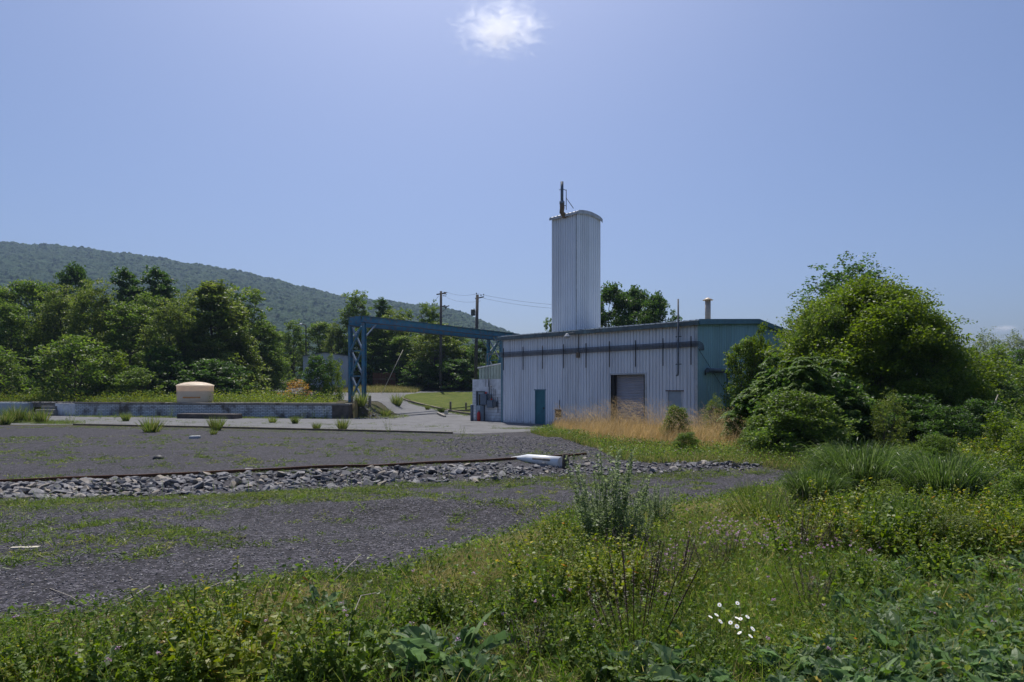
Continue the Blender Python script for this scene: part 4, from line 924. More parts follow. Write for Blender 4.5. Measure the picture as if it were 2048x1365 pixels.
def stalk(pts, r, label, mat='bark_pale'):
    P = [at(a, b)+Vector((0, 0, c)) for a, b, c in pts]; return tag(MB().tube(P, r, 5).build('dry_stalk', M[mat]), label, 'stalk')
stalk([(100, 1182, .02), (140, 1205, .05), (172, 1219, .03), (215, 1220, .02)], .004, 'thin pale curved stalk on gravel at lower left')
stalk([(225, 1221, .02), (280, 1214, .05), (352, 1213, .03)], .005, 'long straight pale stalk along the gravel edge')
stalk([(225, 1219, .02), (262, 1208, .05), (300, 1196, .1)], .008, 'thick brownish stick leaning at the gravel edge')
stalk([(380, 1196, .02), (440, 1180, .06), (495, 1168, .04)], .006, 'dry branch pointing right along the gravel edge')
stalk([(0, 1241, .02), (60, 1243, .03)], .006, 'short pale stick at the left frame edge')
stalk([(690, 1365, .1), (705, 1290, .2), (722, 1250, .22), (770, 1212, .12)], .004, 'long dry stalk arching through the foreground weeds')
stalk([(655, 1198, .1), (720, 1165, .25)], .004, 'short leaning dry stalk near the gravel corner')

# ---------------------------------------------------------------- stones of the rubble band
def rock_mesh(seed):
    g = np.random.default_rng(seed); import bmesh
    bm = bmesh.new(); pts = unit(g.normal(0, 1, (13, 3)))*g.uniform(.75, 1.0, (13, 1))*np.array([1, .78, .55])
    for p in pts: bm.verts.new(p)
    bmesh.ops.convex_hull(bm, input=bm.verts)
    bmesh.ops.triangulate(bm, faces=bm.faces)
    me = bpy.data.meshes.new('stone'); bm.to_mesh(me); bm.free(); me.materials.append(M['rock'])
    a = me.attributes.new('rnd', 'FLOAT', 'POINT'); a.data.foreach_set('value', np.full(len(me.vertices), g.random()**1.3, np.float32)+0*g.random()); return me
RK = [rock_mesh(100+i) for i in range(14)]
band_top = [(-80, 972), (0, 969), (120, 963), (300, 957), (450, 950), (600, 944), (800, 936), (960, 929), (1060, 926), (1150, 921), (1300, 926), (1400, 923), (1522, 922)]
band_bot = [(-80, 1008), (0, 1002), (150, 1000), (300, 994), (420, 992), (520, 984), (650, 979), (800, 969), (1000, 962), (1150, 956), (1300, 950), (1450, 944), (1524, 936)]
def bandpt(px, f): 
    yt = np.interp(px, *zip(*band_top)); yb = np.interp(px, *zip(*band_bot)); return yt+(yb-yt)*f
rocks = []
for i in range(2100):
    px = random.uniform(-60, 1524); f = random.random(); f = .5+(f-.5)*(1 if random.random() < .9 else 1.25)
    if 1022 < px < 1118 and f < .25: continue
    p = at(px, bandpt(px, f)); s = random.lognormvariate(math.log(.082), .42)*(1.15 if px < 1000 else .85); s = min(s*.92, .22)
    mid = 1-abs(f-.5)*2
    rocks.append((s/p.y, s, p, mid))
rocks.sort(key=lambda a: -a[0])
for k, (q_, s, p, mid) in enumerate(rocks[:290]):
    o = link('stone', random.choice(RK)); o.location = p+Vector((0, 0, s*.12+mid*.05)); o.scale = (s, s, s*random.uniform(.6, 1.0)); o.rotation_euler = (random.uniform(-.6, .6), random.uniform(-.6, .6), random.uniform(0, 6.28))
    tag(o, 'angular grey stone in the rubble band across the dark gravel', 'stone', 'stones in the rubble band')
def merged_rocks(name, lst):
    Vs = []; Fs = []; rs = []; o = 0
    cache = [(np.array([v.co[:] for v in m.vertices]), np.array([p.vertices[:] for p in m.polygons])) for m in RK]
    for s, p in lst:
        v, f = random.choice(cache); a, b = random.uniform(0, 6.28), random.uniform(-.6, .6); ca, sa = math.cos(a), math.sin(a); cb, sb = math.cos(b), math.sin(b)
        q_ = v@np.array([[1, 0, 0], [0, cb, -sb], [0, sb, cb]])@np.array([[ca, -sa, 0], [sa, ca, 0], [0, 0, 1]])
        Vs.append(q_*s+np.array(p)); Fs.append(f+o); rs.append(np.full(len(v), random.random())); o += len(v)
    return tag(link(name, npmesh(name, np.vstack(Vs), np.vstack(Fs), M['rock'], np.concatenate(rs))), kind='stuff')
merged_rocks('small_stones', [(s, p+Vector((0, 0, s*.15+mid*.03))) for _, s, p, mid in rocks[290:]])
rub = []
for i in range(420):
    px = random.gauss(735, 26); py = random.uniform(812, 840); Yq = random.uniform(45.3, 48.5); x = (px-CX)/F*Yq
    if x < -11.6: continue
    rub.append((random.uniform(.03, .13), Vector((x, Yq, float(G(x, Yq))+.03))))
merged_rocks('rubble_heap', rub)
rub = []
for i in range(200):
    s = random.uniform(spx(150), spx(0)); p = WP((s, random.uniform(-.1, .5), 1.08)); rub.append((random.uniform(.03, .12), p))
merged_rocks('rubble_on_wall', rub)
peb = []
pp_ = scatter(world_poly([(-400, 1255), (0, 1246), (330, 1200), (620, 1152), (860, 1120), (1050, 1062), (1150, 1025), (1150, 990), (0, 1020), (-300, 1100)]), 12000)
for p in pp_: 
    s = random.uniform(.007, .020); peb.append((s, Vector((p[0], p[1], float(G(p[0], p[1]))+.012+s*.2))))
pp_ = scatter(world_poly([(860, 880), (1000, 872), (1130, 879), (1195, 897), (1230, 915), (1000, 914), (880, 900)]), 2200)
for p in pp_:
    s = random.uniform(.02, .05); peb.append((s, Vector((p[0], p[1], float(G(p[0], p[1]))+.012+s*.2))))
merged_rocks('pebbles', peb)

# ================================================================ HILL with its forest
sky_px = [-1400, -700, -300, 0, 100, 200, 340, 500, 600, 700, 780, 890, 938, 958, 989, 1027, 1080, 1150, 1250, 1500]
sky_py = [500, 470, 472, 481, 487, 497, 517, 543, 570, 592, 600, 612, 626, 634, 649, 667, 690, 725, 765, 777]
def hill(name, na, nt, dz, crowns, mat):
    a = np.linspace(-1300, 1450, na); t = np.concatenate([np.linspace(0, 1, nt), [1.03, 1.08, 1.2]])
    Yd = 420+(1300-420)*t; Aa, Tt = np.meshgrid(a, t); Yy = np.meshgrid(a, Yd)[1]
    zc = (HY-np.interp(a, sky_px, sky_py))/F*1300+EYE
    Z = 6+(zc[None, :]-6)*np.clip(Tt, 0, 1)**.92-np.maximum(0, Tt-1)*120
    X = (Aa-CX)/F*(Yy*.65+1300*.35)
    Z = Z+6*np.sin(X*.013+Yy*.004)*np.sin(Yy*.011)*np.clip(1-Tt, 0, 1)
    Z = Z+dz; r = None
    if crowns:
        best = np.full(X.shape, 1e9); rid = np.zeros(X.shape); cs = 8.
        ix, iy = np.floor(X/cs), np.floor(Yy/cs)
        for du in (-1, 0, 1):
            for dv in (-1, 0, 1):
                cx_, cy_ = ix+du, iy+dv; h1 = np.modf(np.abs(np.sin(cx_*127.1+cy_*311.7)*43758.5453))[0]; h2 = np.modf(np.abs(np.sin(cx_*269.5+cy_*183.3)*43758.5453))[0]
                d_ = np.hypot(X-(cx_+h1)*cs, Yy-(cy_+h2)*cs); m = d_ < best; best[m] = d_[m]; rid[m] = np.modf(h1*7.3+h2*3.1)[0][m]
        Z = Z+(2.5+4.5*rid**1.3)*np.sqrt(np.clip(1-(best/6.4)**2, 0, 1))+rng.normal(0, .5, Z.shape)+2.5*np.sin(X*.06+2*np.sin(Yy*.05))*np.sin(Yy*.07+X*.02)
        r = np.clip(rid*.8+rng.random(Z.shape)*.2, 0, 1).ravel()
    V = np.stack([X, Yy, Z], -1).reshape(-1, 3); i = np.arange(na-1)[None, :]+np.arange(len(t)-1)[:, None]*na
    return npmesh(name, V, np.stack([i, i+1, i+1+na, i+na], -1).reshape(-1, 4), mat, r, smooth=False)
tag(link('hill', hill('hill', 60, 20, -12, False, M['soil'])), kind='structure')
tag(link('forest', hill('forest', 1500, 270, -7, True, M['forest'])), kind='stuff')

# ================================================================ TREES
T_mid = tree_proto(11, 12, 3.4, .08, 'round', .27, 52, 11, 30, .55, 'leaf_mid')
T_mid2 = tree_proto(12, 12, 3.6, .06, 'spire', .27, 54, 11, 28, .52, 'leaf_olive', multi=2)
T_spire = tree_proto(13, 12, 3.0, .08, 'spire', .29, 48, 10, 28, .45, 'leaf_dark', multi=2)
T_spire2 = tree_proto(18, 12, 3.0, .08, 'spire', .26, 46, 10, 28, .45, 'leaf_mid', multi=3)
T_cone = tree_proto(14, 12, 3.6, .05, 'cone', .28, 60, 11, 30, .5, 'leaf_olive')
T_dark = tree_proto(15, 12, 4.2, .12, 'round', .34, 46, 11, 32, .5, 'leaf_dark')
T_shrub = tree_proto(16, 4, 1.8, .02, 'bush', .18, 40, 8, 22, .6, 'leaf_mid', multi=3)
T_shrub2 = tree_proto(17, 4, 1.8, .02, 'bush', .18, 40, 8, 22, .55, 'leaf_dark', multi=3)
T_shruby = tree_proto(19, 4, 1.8, .02, 'bush', .17, 34, 7, 20, .55, 'leaf_bright', multi=3)
T_shrubo = tree_proto(20, 4, 1.8, .02, 'spire', .17, 30, 6, 14, .5, 'leaf_orange', multi=3)
def tree_px(name, proto, px, ytop, Y, wpx, label, cat='tree', group=None, base=None):
    p = on(px, Y) if base is None else Vector(((px-CX)/F*Y, Y, base)); H = EYE+(HY-ytop)/F*Y-p.z
    return plant_tree(name, proto, p, H, wpx/F*Y, label, cat, group=group)
LT = [
 ('broadleaf_tree', T_mid, -20, 560, 70, 130, 'mid-green broad tree cut by the left edge of the frame'),
 ('broadleaf_tree', T_mid, 62, 553, 74, 130, 'rounded mid-green tree left of the dark tree with the tall crown'),
 ('broadleaf_tree', T_dark, 148, 524, 92, 110, 'tall dark green tree with knobbly crown standing highest on the left'),
 ('broadleaf_tree', T_mid2, 128, 585, 70, 120, 'olive tree in front of the tall dark crown'),
 ('broadleaf_tree', T_mid2, 190, 575, 66, 120, 'olive-green bushy tree right of the tall dark crown'),
 ('broadleaf_tree', T_spire, 255, 545, 78, 100, 'dark tree with upright shoots, left one of the dark pair'),
 ('broadleaf_tree', T_spire, 318, 543, 80, 110, 'dark tree with ragged upright top, right one of the dark pair'),
 ('broadleaf_tree', T_mid, 262, 600, 66, 130, 'mid-green tree in front of the two dark shoot-topped trees'),
 ('broadleaf_tree', T_mid2, 340, 612, 64, 110, 'olive tree between the dark pair and the big broad tree'),
 ('willow_tree', T_shruby, 376, 570, 105, 55, 'pale yellowish tree far behind a gap in the tree line'),
 ('broadleaf_tree', T_cone, 430, 556, 68, 190, 'big broad olive tree that widens to the ground right of the tank'),
 ('broadleaf_tree', T_spire2, 490, 580, 76, 120, 'fresh green tree at the right shoulder of the big broad tree'),
 ('broadleaf_tree', T_mid, 525, 640, 78, 90, 'lower rounded tree trailing off right of the big broad tree'),
 ('broadleaf_tree', T_spire2, 588, 645, 92, 60, 'slender upright tree behind the street lamp'),
 ('broadleaf_tree', T_mid, 640, 640, 104, 90, 'rounded tree behind the white shed roof'),
 ('broadleaf_tree', T_mid2, 672, 655, 97, 60, 'olive tree right behind the white shed ridge'),
 ('broadleaf_tree', T_spire2, 712, 588, 98, 90, 'tall tree with shoots rising over the left end of the gantry beam'),
 ('broadleaf_tree', T_mid, 745, 640, 94, 110, 'dense green tree below the left part of the blue beam'),
 ('broadleaf_tree', T_spire, 768, 602, 100, 70, 'dark tree with narrow tips above the blue beam'),
 ('broadleaf_tree', T_spire2, 812, 622, 102, 50, 'thin tree poking above the middle of the blue beam'),
 ('broadleaf_tree', T_mid, 800, 668, 92, 80, 'shaded rounded tree below the middle of the blue beam'),
 ('broadleaf_tree', T_spire2, 858, 610, 98, 70, 'leafy tree just left of the left utility pole'),
 ('broadleaf_tree', T_mid2, 870, 655, 90, 130, 'bushy olive tree spreading to the ground behind the lawn'),
 ('broadleaf_tree', T_mid, 925, 690, 92, 90, 'green tree behind the lawn between the two utility poles'),
 ('broadleaf_tree', T_dark, 962, 680, 88, 70, 'dark tree behind the annexe and the right gantry leg'),
 ('broadleaf_tree', T_mid, 996, 700, 94, 60, 'low tree glimpsed between gantry and metal building'),
 ('broadleaf_tree', T_mid, 555, 660, 96, 80, 'small round tree left of the street lamp'),
 ('broadleaf_tree', T_dark, 705, 700, 100, 60, 'dark round tree directly behind the right wall of the white shed'),
 ('broadleaf_tree', T_dark, 1222, 563, 68, 125, 'dark round-crowned tree showing right beside the white tower'),
 ('broadleaf_tree', T_dark, 1272, 570, 70, 120, 'middle dark crown behind the roof right of the tower'),
 ('broadleaf_tree', T_dark, 1312, 582, 66, 100, 'rightmost dark crown behind the roof, lower than its neighbours'),
 ('broadleaf_tree', T_spire2, 1098, 640, 70, 34, 'slim green tip peeping over the roof at the left foot of the tower'),
]
LT += [('broadleaf_tree', T_mid, 20, 600, 66, 110, 'bushy tree low at the far left between the edge tree and its neighbour'), ('broadleaf_tree', T_spire2, 95, 610, 72, 90, 'light green tree between the left edge trees and the tall dark crown'),
 ('broadleaf_tree', T_mid, 222, 610, 74, 90, 'rounded tree between the tall dark crown and the dark pair'), ('broadleaf_tree', T_spire2, 292, 590, 74, 90, 'tree filling the gap between the two dark shoot-topped trees'),
 ('broadleaf_tree', T_mid2, 372, 600, 76, 90, 'olive tree just left of the big broad tree'), ('broadleaf_tree', T_cone, 470, 600, 70, 130, 'dense tree overlapping the right side of the big broad tree'),
 ('broadleaf_tree', T_mid, 385, 650, 66, 110, 'low tree in front, left of the big broad tree'), ('broadleaf_tree', T_mid2, 785, 630, 96, 90, 'olive tree behind the middle of the blue beam'), ('broadleaf_tree', T_mid, 905, 650, 95, 90, 'round tree between the utility poles below the beam')]
for nm, pr, px, yt, Y, wp, lab in LT: tree_px(nm, pr, px, yt, Y, wp, lab)
# shrubs in front of the tree line
SH = [
 ('shrub', T_shrub, 152, 668, 57, 150, 'big mid-green shrub on the platform behind the steps', None),
 ('shrub', T_shrub, -5, 690, 58, 110, 'green shrub cut by the left frame edge behind the concrete wall', None),
 ('shrub', T_shruby, 230, 700, 60, 90, 'light green shrub right of the big platform shrub', None),
 ('shrub', T_shrub2, 330, 690, 62, 120, 'dark shrub behind the tank, left of the big broad tree', None),
 ('shrub', T_shrub, 280, 735, 58, 90, 'low spreading shrub behind the platform left of the tank', None),
 ('shrub', T_shrub2, 430, 715, 61, 150, 'dark shrub at the foot of the big broad tree', None),
 ('shrub', T_shrub2, 638, 706, 56, 76, 'round dark green shrub in front of the white shed', None),
 ('shrub', T_shruby, 668, 708, 57, 44, 'bright green side shoots right of the round dark shrub', None),
 ('shrub', T_shrubo, 594, 760, 53, 62, 'orange-tinged shrub left of the round dark shrub', None),
 ('shrub', T_shrub, 548, 690, 80, 70, 'green shrub behind the far end of the road', None),
 ('shrub', T_shrub2, 905, 715, 86, 110, 'dark dense bush behind the back edge of the lawn', None),
 ('shrub', T_shrub2, 840, 720, 87, 80, 'dark bush left of the lawn in front of the trees', None),
 ('shrub', T_shrub2, 735, 710, 90, 60, 'dark bush behind the timber enclosure', None),
 ('shrub', T_shrub2, 978, 725, 80, 60, 'dark bush behind the green shed', None),
]
for nm, pr, px, yt, Y, wp, lab, b in SH: tree_px(nm, pr, px, yt, Y, wp, lab, 'shrub', base=b)
# right side
T_big = tree_proto(31, 9, 4.6, .02, 'round', .15, 150, 22, 40, .36, 'leaf_bright', multi=2, trunk_r=.16)
plant_tree('maple_tree', T_big, Vector((.0+(1735-CX)/F*27, 27, .0)), EYE+(HY-556)/F*27+.1, 405/F*27, 'huge rounded yellow-green tree right of the metal building', 'tree')
T_side = tree_proto(37, 6, 3.2, .0, 'round', .15, 80, 16, 34, .45, 'leaf_mid', multi=3)
plant_tree('maple_tree', T_side, Vector(((1650-CX)/F*26, 26, 0)), EYE+(HY-605)/F*26, 170/F*26, 'lower ragged side growth at the left of the huge rounded tree', 'tree')
plant_tree('maple_tree', T_side, Vector(((1850-CX)/F*25.5, 25.5, 0)), EYE+(HY-610)/F*25.5, 190/F*25.5, 'lower ragged side growth at the right of the huge rounded tree', 'tree')
T_back = tree_proto(32, 11, 3.6, .1, 'spire', .2, 60, 12, 26, .42, 'leaf_dark', multi=3)
plant_tree('poplar_tree', T_back, on(1700, 38), EYE+(HY-530)/F*38, 270/F*38, 'dark green tree whose tips rise behind the huge rounded tree', 'tree')
T_gab = tree_proto(33, 5, 2, .05, 'bush', .16, 60, 10, 24, .5, 'leaf_mid', multi=3)
plant_tree('small_tree', T_gab, Vector(((1500-CX)/F*29.8, 29.8, 0)), EYE+(HY-668)/F*29.8, 120/F*29.8, 'small green tree against the teal end wall', 'tree')
plant_tree('small_tree', T_shruby, Vector(((1520-CX)/F*29, 29, 0)), EYE+(HY-645)/F*29, 70/F*29, 'light green shoots above the small tree by the teal wall', 'tree')
T_r = tree_proto(34, 10, 3.4, .03, 'round', .24, 60, 11, 26, .5, 'leaf_dark', multi=2)
T_r2 = tree_proto(35, 10, 3.2, .03, 'spire', .24, 56, 11, 24, .5, 'leaf_mid', multi=2)
T_r3 = tree_proto(36, 10, 3.2, .03, 'spire', .22, 44, 9, 16, .5, 'leaf_grey', multi=2)
for i, (pr, px, yt, Y, wp, lab) in enumerate((
 (T_r3, 1975, 664, 60, 80, 'grey-green feathery tree top at the far right skyline, left one'),
 (T_r3, 2035, 666, 58, 90, 'grey-green feathery tree top at the right frame edge'),
 (T_r, 1935, 690, 48, 90, 'dark tree right of the huge rounded tree'),
 (T_r2, 1995, 695, 42, 100, 'mid-green tree in the right-hand thicket'),
 (T_r, 2050, 690, 38, 120, 'dark tree at the right edge of the frame'),
 (T_r2, 1925, 735, 34, 90, 'bushy tree at the right foot of the huge rounded tree'),
 (T_r, 1990, 745, 31, 110, 'dark bushy tree in the middle of the right-hand thicket'),
 (T_r2, 2080, 720, 33, 130, 'tree mostly outside the right frame edge'),
 (T_r2, 2160, 680, 40, 160, 'green tree beyond the right frame edge'))):
    tree_px('thicket_tree', pr, px, yt, Y, wp, lab, base=.1)
# sumac: fronds in rosettes on a mound
def sumac(seed, Rx, Ry, H, n):
    global rng; keep = rng; rng = np.random.default_rng(seed)
    a = rng.random(n)*6.28; e = np.arccos(rng.uniform(-.05, 1, n)); q = rng.uniform(.74, 1.0, n)*(1+.13*np.sin(a*3+1)+.10*np.sin(a*5+e*6))
    C = np.stack([np.cos(a)*np.sin(e)*Rx*q, np.sin(a)*np.sin(e)*Ry*q, np.cos(e)*H*q], -1); C[:, 2] = np.maximum(C[:, 2], .15)
    parts = []; nf = 9
    fa = rng.random((n, nf))*6.28; D = np.stack([np.cos(fa), np.sin(fa), rng.uniform(.1, .9, (n, nf))], -1).reshape(-1, 3)
    Pf = np.repeat(C, nf, 0); D = unit(D); L = rng.uniform(.28, .46, n*nf); m = 11
    t = np.linspace(.12, 1, m); bend = .55
    for sgn in (-1, 1):
        base = Pf[:, None]+L[:, None, None]*(D[:, None]*(t-.12*t**2)[None, :, None]-np.array([0, 0, bend])*(t**2)[None, :, None])
        S = unit(np.cross(D, [0, 0, 1.]))[:, None]*sgn; dirs = S*.8+D[:, None]*.55-np.array([0, 0, .45])+rng.normal(0, .1, (n*nf, m, 3))
        ll = (.13*(1-.55*np.abs(t-.45)*1.4))[None, :]*np.ones((n*nf, 1))
        parts.append(blades(base.reshape(-1, 3), dirs.reshape(-1, 3), ll.ravel(), .032, .25, 1, 'flat', rnd=np.repeat(rng.random(n*nf)*.8+.2*rng.random(n*nf), m), roll=.3))
    v, f, r = join(parts)
    ms = MB()
    for k in range(0, n, 6): ms.tube([(C[k][0]*.1, C[k][1]*.1, -.1), tuple(C[k]*np.array([.55, .55, .6])), tuple(C[k])], [.035, .02, .012], 5, cap=False)
    stem = npmesh('trunk', np.array(ms.v), np.array(ms.f), M['bark']); rng = keep
    return stem, npmesh('crown', v, f, M['leaf_sumac'], r)
def sumac_at(seed, px, Y, ytop, wpx, n, label):
    p = on(px, Y); H = EYE+(HY-ytop)/F*Y-p.z; st_, cr_ = sumac(seed, wpx/2/F*Y, wpx/2.4/F*Y, H, n)
    e = empty('sumac_shrub', p, label, 'shrub'); link('stems', st_, e); link('crown', cr_, e)
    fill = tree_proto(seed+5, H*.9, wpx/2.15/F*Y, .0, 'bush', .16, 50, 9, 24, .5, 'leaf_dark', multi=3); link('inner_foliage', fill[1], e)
sumac_at(41, 1600, 21.5, 716, 265, 620, 'sumac thicket with drooping feathered leaves in front of the huge tree')
sumac_at(42, 1530, 22.5, 775, 130, 170, 'lower left lobe of sumac touching the tan grass')
T_fr = tree_proto(51, 2.4, 1.3, .0, 'bush', .085, 60, 10, 26, .5, 'leaf_mid', multi=3)
T_fr2 = tree_proto(52, 2.4, 1.2, .0, 'spire', .08, 40, 8, 16, .5, 'leaf_olive', multi=3)
def shrub_at(pr, px, yb, ytop, wpx, label, name='shrub', cat='shrub', group=None):
    p = at(px, yb); H = (yb-ytop)/F*p.y+.1; return plant_tree(name, pr, p, H, wpx/F*p.y, label, cat, group=group)
shrub_at(T_fr, 1592, 905, 782, 200, 'glossy mid-green shrub in front of the sumac thicket')
shrub_at(T_fr, 1520, 900, 835, 90, 'smaller glossy shrub at the left foot of the sumac')
shrub_at(T_fr2, 1775, 905, 796, 80, 'upright yellow-green sapling in front of the dark hollow of the huge tree')
shrub_at(T_fr, 1352, 880, 812, 62, 'leafy green shrub standing in the tan grass before the grey door', )
shrub_at(T_fr, 1375, 905, 868, 60, 'low leafy bush below the shrub in the tan grass')
shrub_at(T_fr2, 1428, 868, 800, 55, 'thin feathery shrub at the corner of the teal wall')
for i, (px, yb, yt, w_, pr, lab) in enumerate((
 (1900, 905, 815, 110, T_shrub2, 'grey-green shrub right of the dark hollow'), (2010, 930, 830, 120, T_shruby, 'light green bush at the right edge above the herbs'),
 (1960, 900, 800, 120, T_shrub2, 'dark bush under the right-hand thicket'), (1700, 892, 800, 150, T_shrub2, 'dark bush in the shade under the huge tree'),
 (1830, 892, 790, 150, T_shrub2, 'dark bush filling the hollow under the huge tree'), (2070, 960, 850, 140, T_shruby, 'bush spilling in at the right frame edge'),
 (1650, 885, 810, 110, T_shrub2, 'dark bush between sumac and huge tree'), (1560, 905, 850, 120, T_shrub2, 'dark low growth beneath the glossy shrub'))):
    shrub_at(pr, px, yb, yt, w_, lab)
for k in range(22):
    px = random.uniform(1640, 2100); yb = random.uniform(930, 1110)
    if px < 1960 and 955 < yb < 1040: continue
    h = random.uniform(45, 85); shrub_at(random.choice((T_fr, T_fr2)), px, yb, yb-h, random.uniform(70, 130), 'leafy bush in the overgrown corner right of the gravel', 'leafy_bush', 'bush', 'leafy bushes in the overgrown corner')
p = at(1985, 905); mb = MB(); mb.tube([onray(1935, 850, 22), onray(1952, 836, 22), onray(1972, 825, 22), onray(1988, 810, 22.3), onray(1996, 790, 22.6)], [.05, .045, .04, .03, .015], 6)
mb.tube([on(1935, 22), onray(1935, 850, 22)], [.06, .05], 6); tag(mb.build('dead_branch', M['bark_pale']), 'bare pale dead branch sticking out of the right-hand thicket', 'branch')

# ================================================================ LOW VEGETATION
# miscanthus clumps
def misc(name, seed, n, h, w_, spread, lean, droop): return tuft_proto(name, seed, n, h, w_, spread, lean, droop, 'miscanthus', 9, 'long', (.7, 1.2))
m1 = misc('miscanthus', 61, 2400, 1.75, .015, .5, .42, .55); m2 = misc('miscanthus', 62, 1700, 1.5, .015, .34, .32, .55)
for me, px, yb, yt, s0, lab in ((m1, 1722, 985, 872, 1.75, 'largest arching ornamental grass clump below the sapling'), (m2, 1886, 1010, 893, 1.5, 'upright dark green ornamental grass clump on the right'),
                         (m2, 1628, 1012, 925, 1.5, 'bluish arching grass clump at the right end of the gravel'), (m2, 1820, 1068, 985, 1.5, 'small spiky grass clump in front of the right ornamental clump')):
    p = at(px, yb); h = (yb-yt)/F*p.y; s = h/(s0*.58); put('ornamental_grass', me, p, s, lab, 'grass clump')
rg = tuft_proto('reed_grass', 63, 260, .8, .013, .25, .5, .25, 'grassbright', 4)
put_px('reed_grass', rg, 1530, 1045, 1.0, label='stiff bright green reed clump with yellow weeds at the gravel corner', cat='grass clump')
put_px('reed_grass', rg, 1500, 1000, .7, label='smaller reed clump behind the stiff reed clump', cat='grass clump')
# tufts standing on the yard and pavement
tf = tuft_proto('grass_tuft', 64, 300, .62, .016, .11, .42, .16, 'grassbright'); tf2 = tuft_proto('grass_tuft', 65, 220, .62, .018, .15, .55, .22, 'grassbright')
tf3 = tuft_proto('grass_tuft', 68, 420, .62, .007, .22, .6, .45, 'grass', 5)
for px, yb, h, lab in ((304, 865, 38, 'vase-shaped grass tuft with brown foot on the gravel edge left of centre'), (432, 862, 32, 'full grass tuft in front of the low concrete slab'),
    (685, 861, 26, 'grass tuft by the timber edging below the end block'), (633, 861, 18, 'small grass tuft left of the tuft below the end block'), (252, 843, 20, 'small tuft at the brick wall foot'),
    (770, 834, 22, 'tuft at the end of the rubble heap'), (722, 822, 30, 'weedy tuft below the gantry leg'), (794, 812, 26, 'weed clump at the lawn kerb tip'), (427, 870, 14, 'little tuft right before the full grass tuft'),
    (855, 820, 12, 'tiny tuft against the lawn kerb'), (884, 826, 16, 'weed tuft behind the broken timber'), (30, 846, 38, 'large grass tuft at the far left before the concrete wall'),
    (62, 845, 34, 'second large grass tuft from the left edge'), (85, 847, 30, 'grass tuft left of the concrete steps'), (10, 850, 30, 'grass tuft touching the left frame edge'), (590, 848, 18, 'pale tuft at the foot of the brick wall'), (545, 846, 16, 'spiky tuft at the brick wall right of the slab')):
    p = at(px, yb) if not 700 < px < 740 else onray(px, yb, 46.5); p.z = float(G(p.x, p.y)); put('grass_tuft', tf if len(lab) % 2 else tf2, p, h/F*p.y/.48, lab, 'grass tuft')
sap = stem_proto('sapling', 66, 10, 1.0, .3, 26, .09, .045, .3, 'leaf_mid', start=.1); sap2 = stem_proto('sapling', 67, 9, 1.0, .35, 22, .10, .05, .4, 'leaf_olive', start=.2)
for px, yb, h, lab in ((140, 847, 38, 'leafy sapling in front of the concrete steps'), (780, 867, 36, 'sapling with yellowing foot at the timber edging'), (648, 838, 28, 'bushy weed against the end block'),
    (550, 836, 26, 'bushy weed half way along the brick wall'), (340, 836, 28, 'dark weed at the brick wall below the tank'), (605, 838, 22, 'leafy weed at the brick wall'), (628, 838, 20, 'leafy weed next to the end block weed'), (470, 838, 16, 'yellow-green sprig at the right end of the slab'),
    (920, 880, 34, 'thin twiggy sapling on the gravel in front of the pavement'), (1055, 872, 18, 'sparse weed on the gravel heap'), (230, 838, 18, 'dark weeds along the left of the brick wall'), (200, 838, 20, 'dark weed at the left start of the brick wall'), (750, 822, 18, 'weed beside the grey-brown post')):
    p = at(px, yb); put('sapling', sap if len(lab) % 2 else sap2, p, h/F*p.y/.95, lab, 'sapling')
# mugwort, dead stalks, yellow weeds
mug = stem_proto('mugwort_plant', 71, 44, 1.0, .8, 46, .085, .036, .30, 'mugwort', start=.08, spike=.03, segs=2, taper=.55)
for px, yb, s, lab in ((1222, 1085, 1.05, 'tall pale green mugwort clump at the edge of the gravel'), (1190, 1070, .62, 'slim mugwort left of the tall clump'), (1318, 1050, .55, 'thin mugwort right of the tall clump'), (1268, 1095, .55, 'low mugwort at the right foot of the tall clump')): put_px('mugwort_plant', mug, px, yb, s*1.15, label=lab, cat='weed')
dead = stem_proto('dead_dock', 72, 26, .75, .5, 70, .026, .018, .45, 'deadstalk', start=.45, stemw=.007, segs=1, taper=.2)
deadb = stem_proto('dead_bush', 73, 60, .6, .5, 26, .03, .006, .8, 'deadstalk', start=.1, stemw=.006, segs=1)
for px, yb, s, lab in ((1268, 1290, .95, 'tall dark dead seed stalk in the foreground weeds'), (1272, 1160, .6, 'brown dead stalks left of centre of the flower patch'), (1345, 1185, .75, 'brown dead stalk with seeds beside the red sprigs'), (1450, 1130, .55, 'small dead stalk among pink flowers'),
    (1600, 1110, .72, 'dead stalk cluster behind the pink flowers'), (1630, 1115, .55, 'dead stalk right of the stalk cluster'), (1620, 1225, .55, 'fan of dark dead twigs right of the daisies'), (1605, 1060, .7, 'dead stalk below the bluish grass clump'), (1055, 1330, .4, 'thin dead stalk near the bottom centre'),
    (1420, 1150, .45, 'low dead stalk in the middle of the pink flowers'), (1690, 1110, .5, 'dead stalk at the right end of the pink flowers'), (1140, 1150, .4, 'small dead stalk behind the yellow-green weeds'), (880, 1230, .35, 'short dead stalk left of centre in the foreground')):
    put_px('dead_stalk', dead, px, yb, s*1.15, label=lab, cat='dead plant')
put_px('dead_bush', deadb, 1790, 1062, .75, label='tangled brown dead bush below the largest ornamental grass', cat='dead plant')
yw = stem_proto('yellow_weed', 74, 20, .48, .5, 26, .075, .042, .55, 'leaf_yellow', start=.1, segs=2); yw2 = stem_proto('leafy_weed', 75, 18, .42, .5, 24, .10, .052, .6, 'leaf_bright', start=.1, segs=2, droop=.6)
WG = []
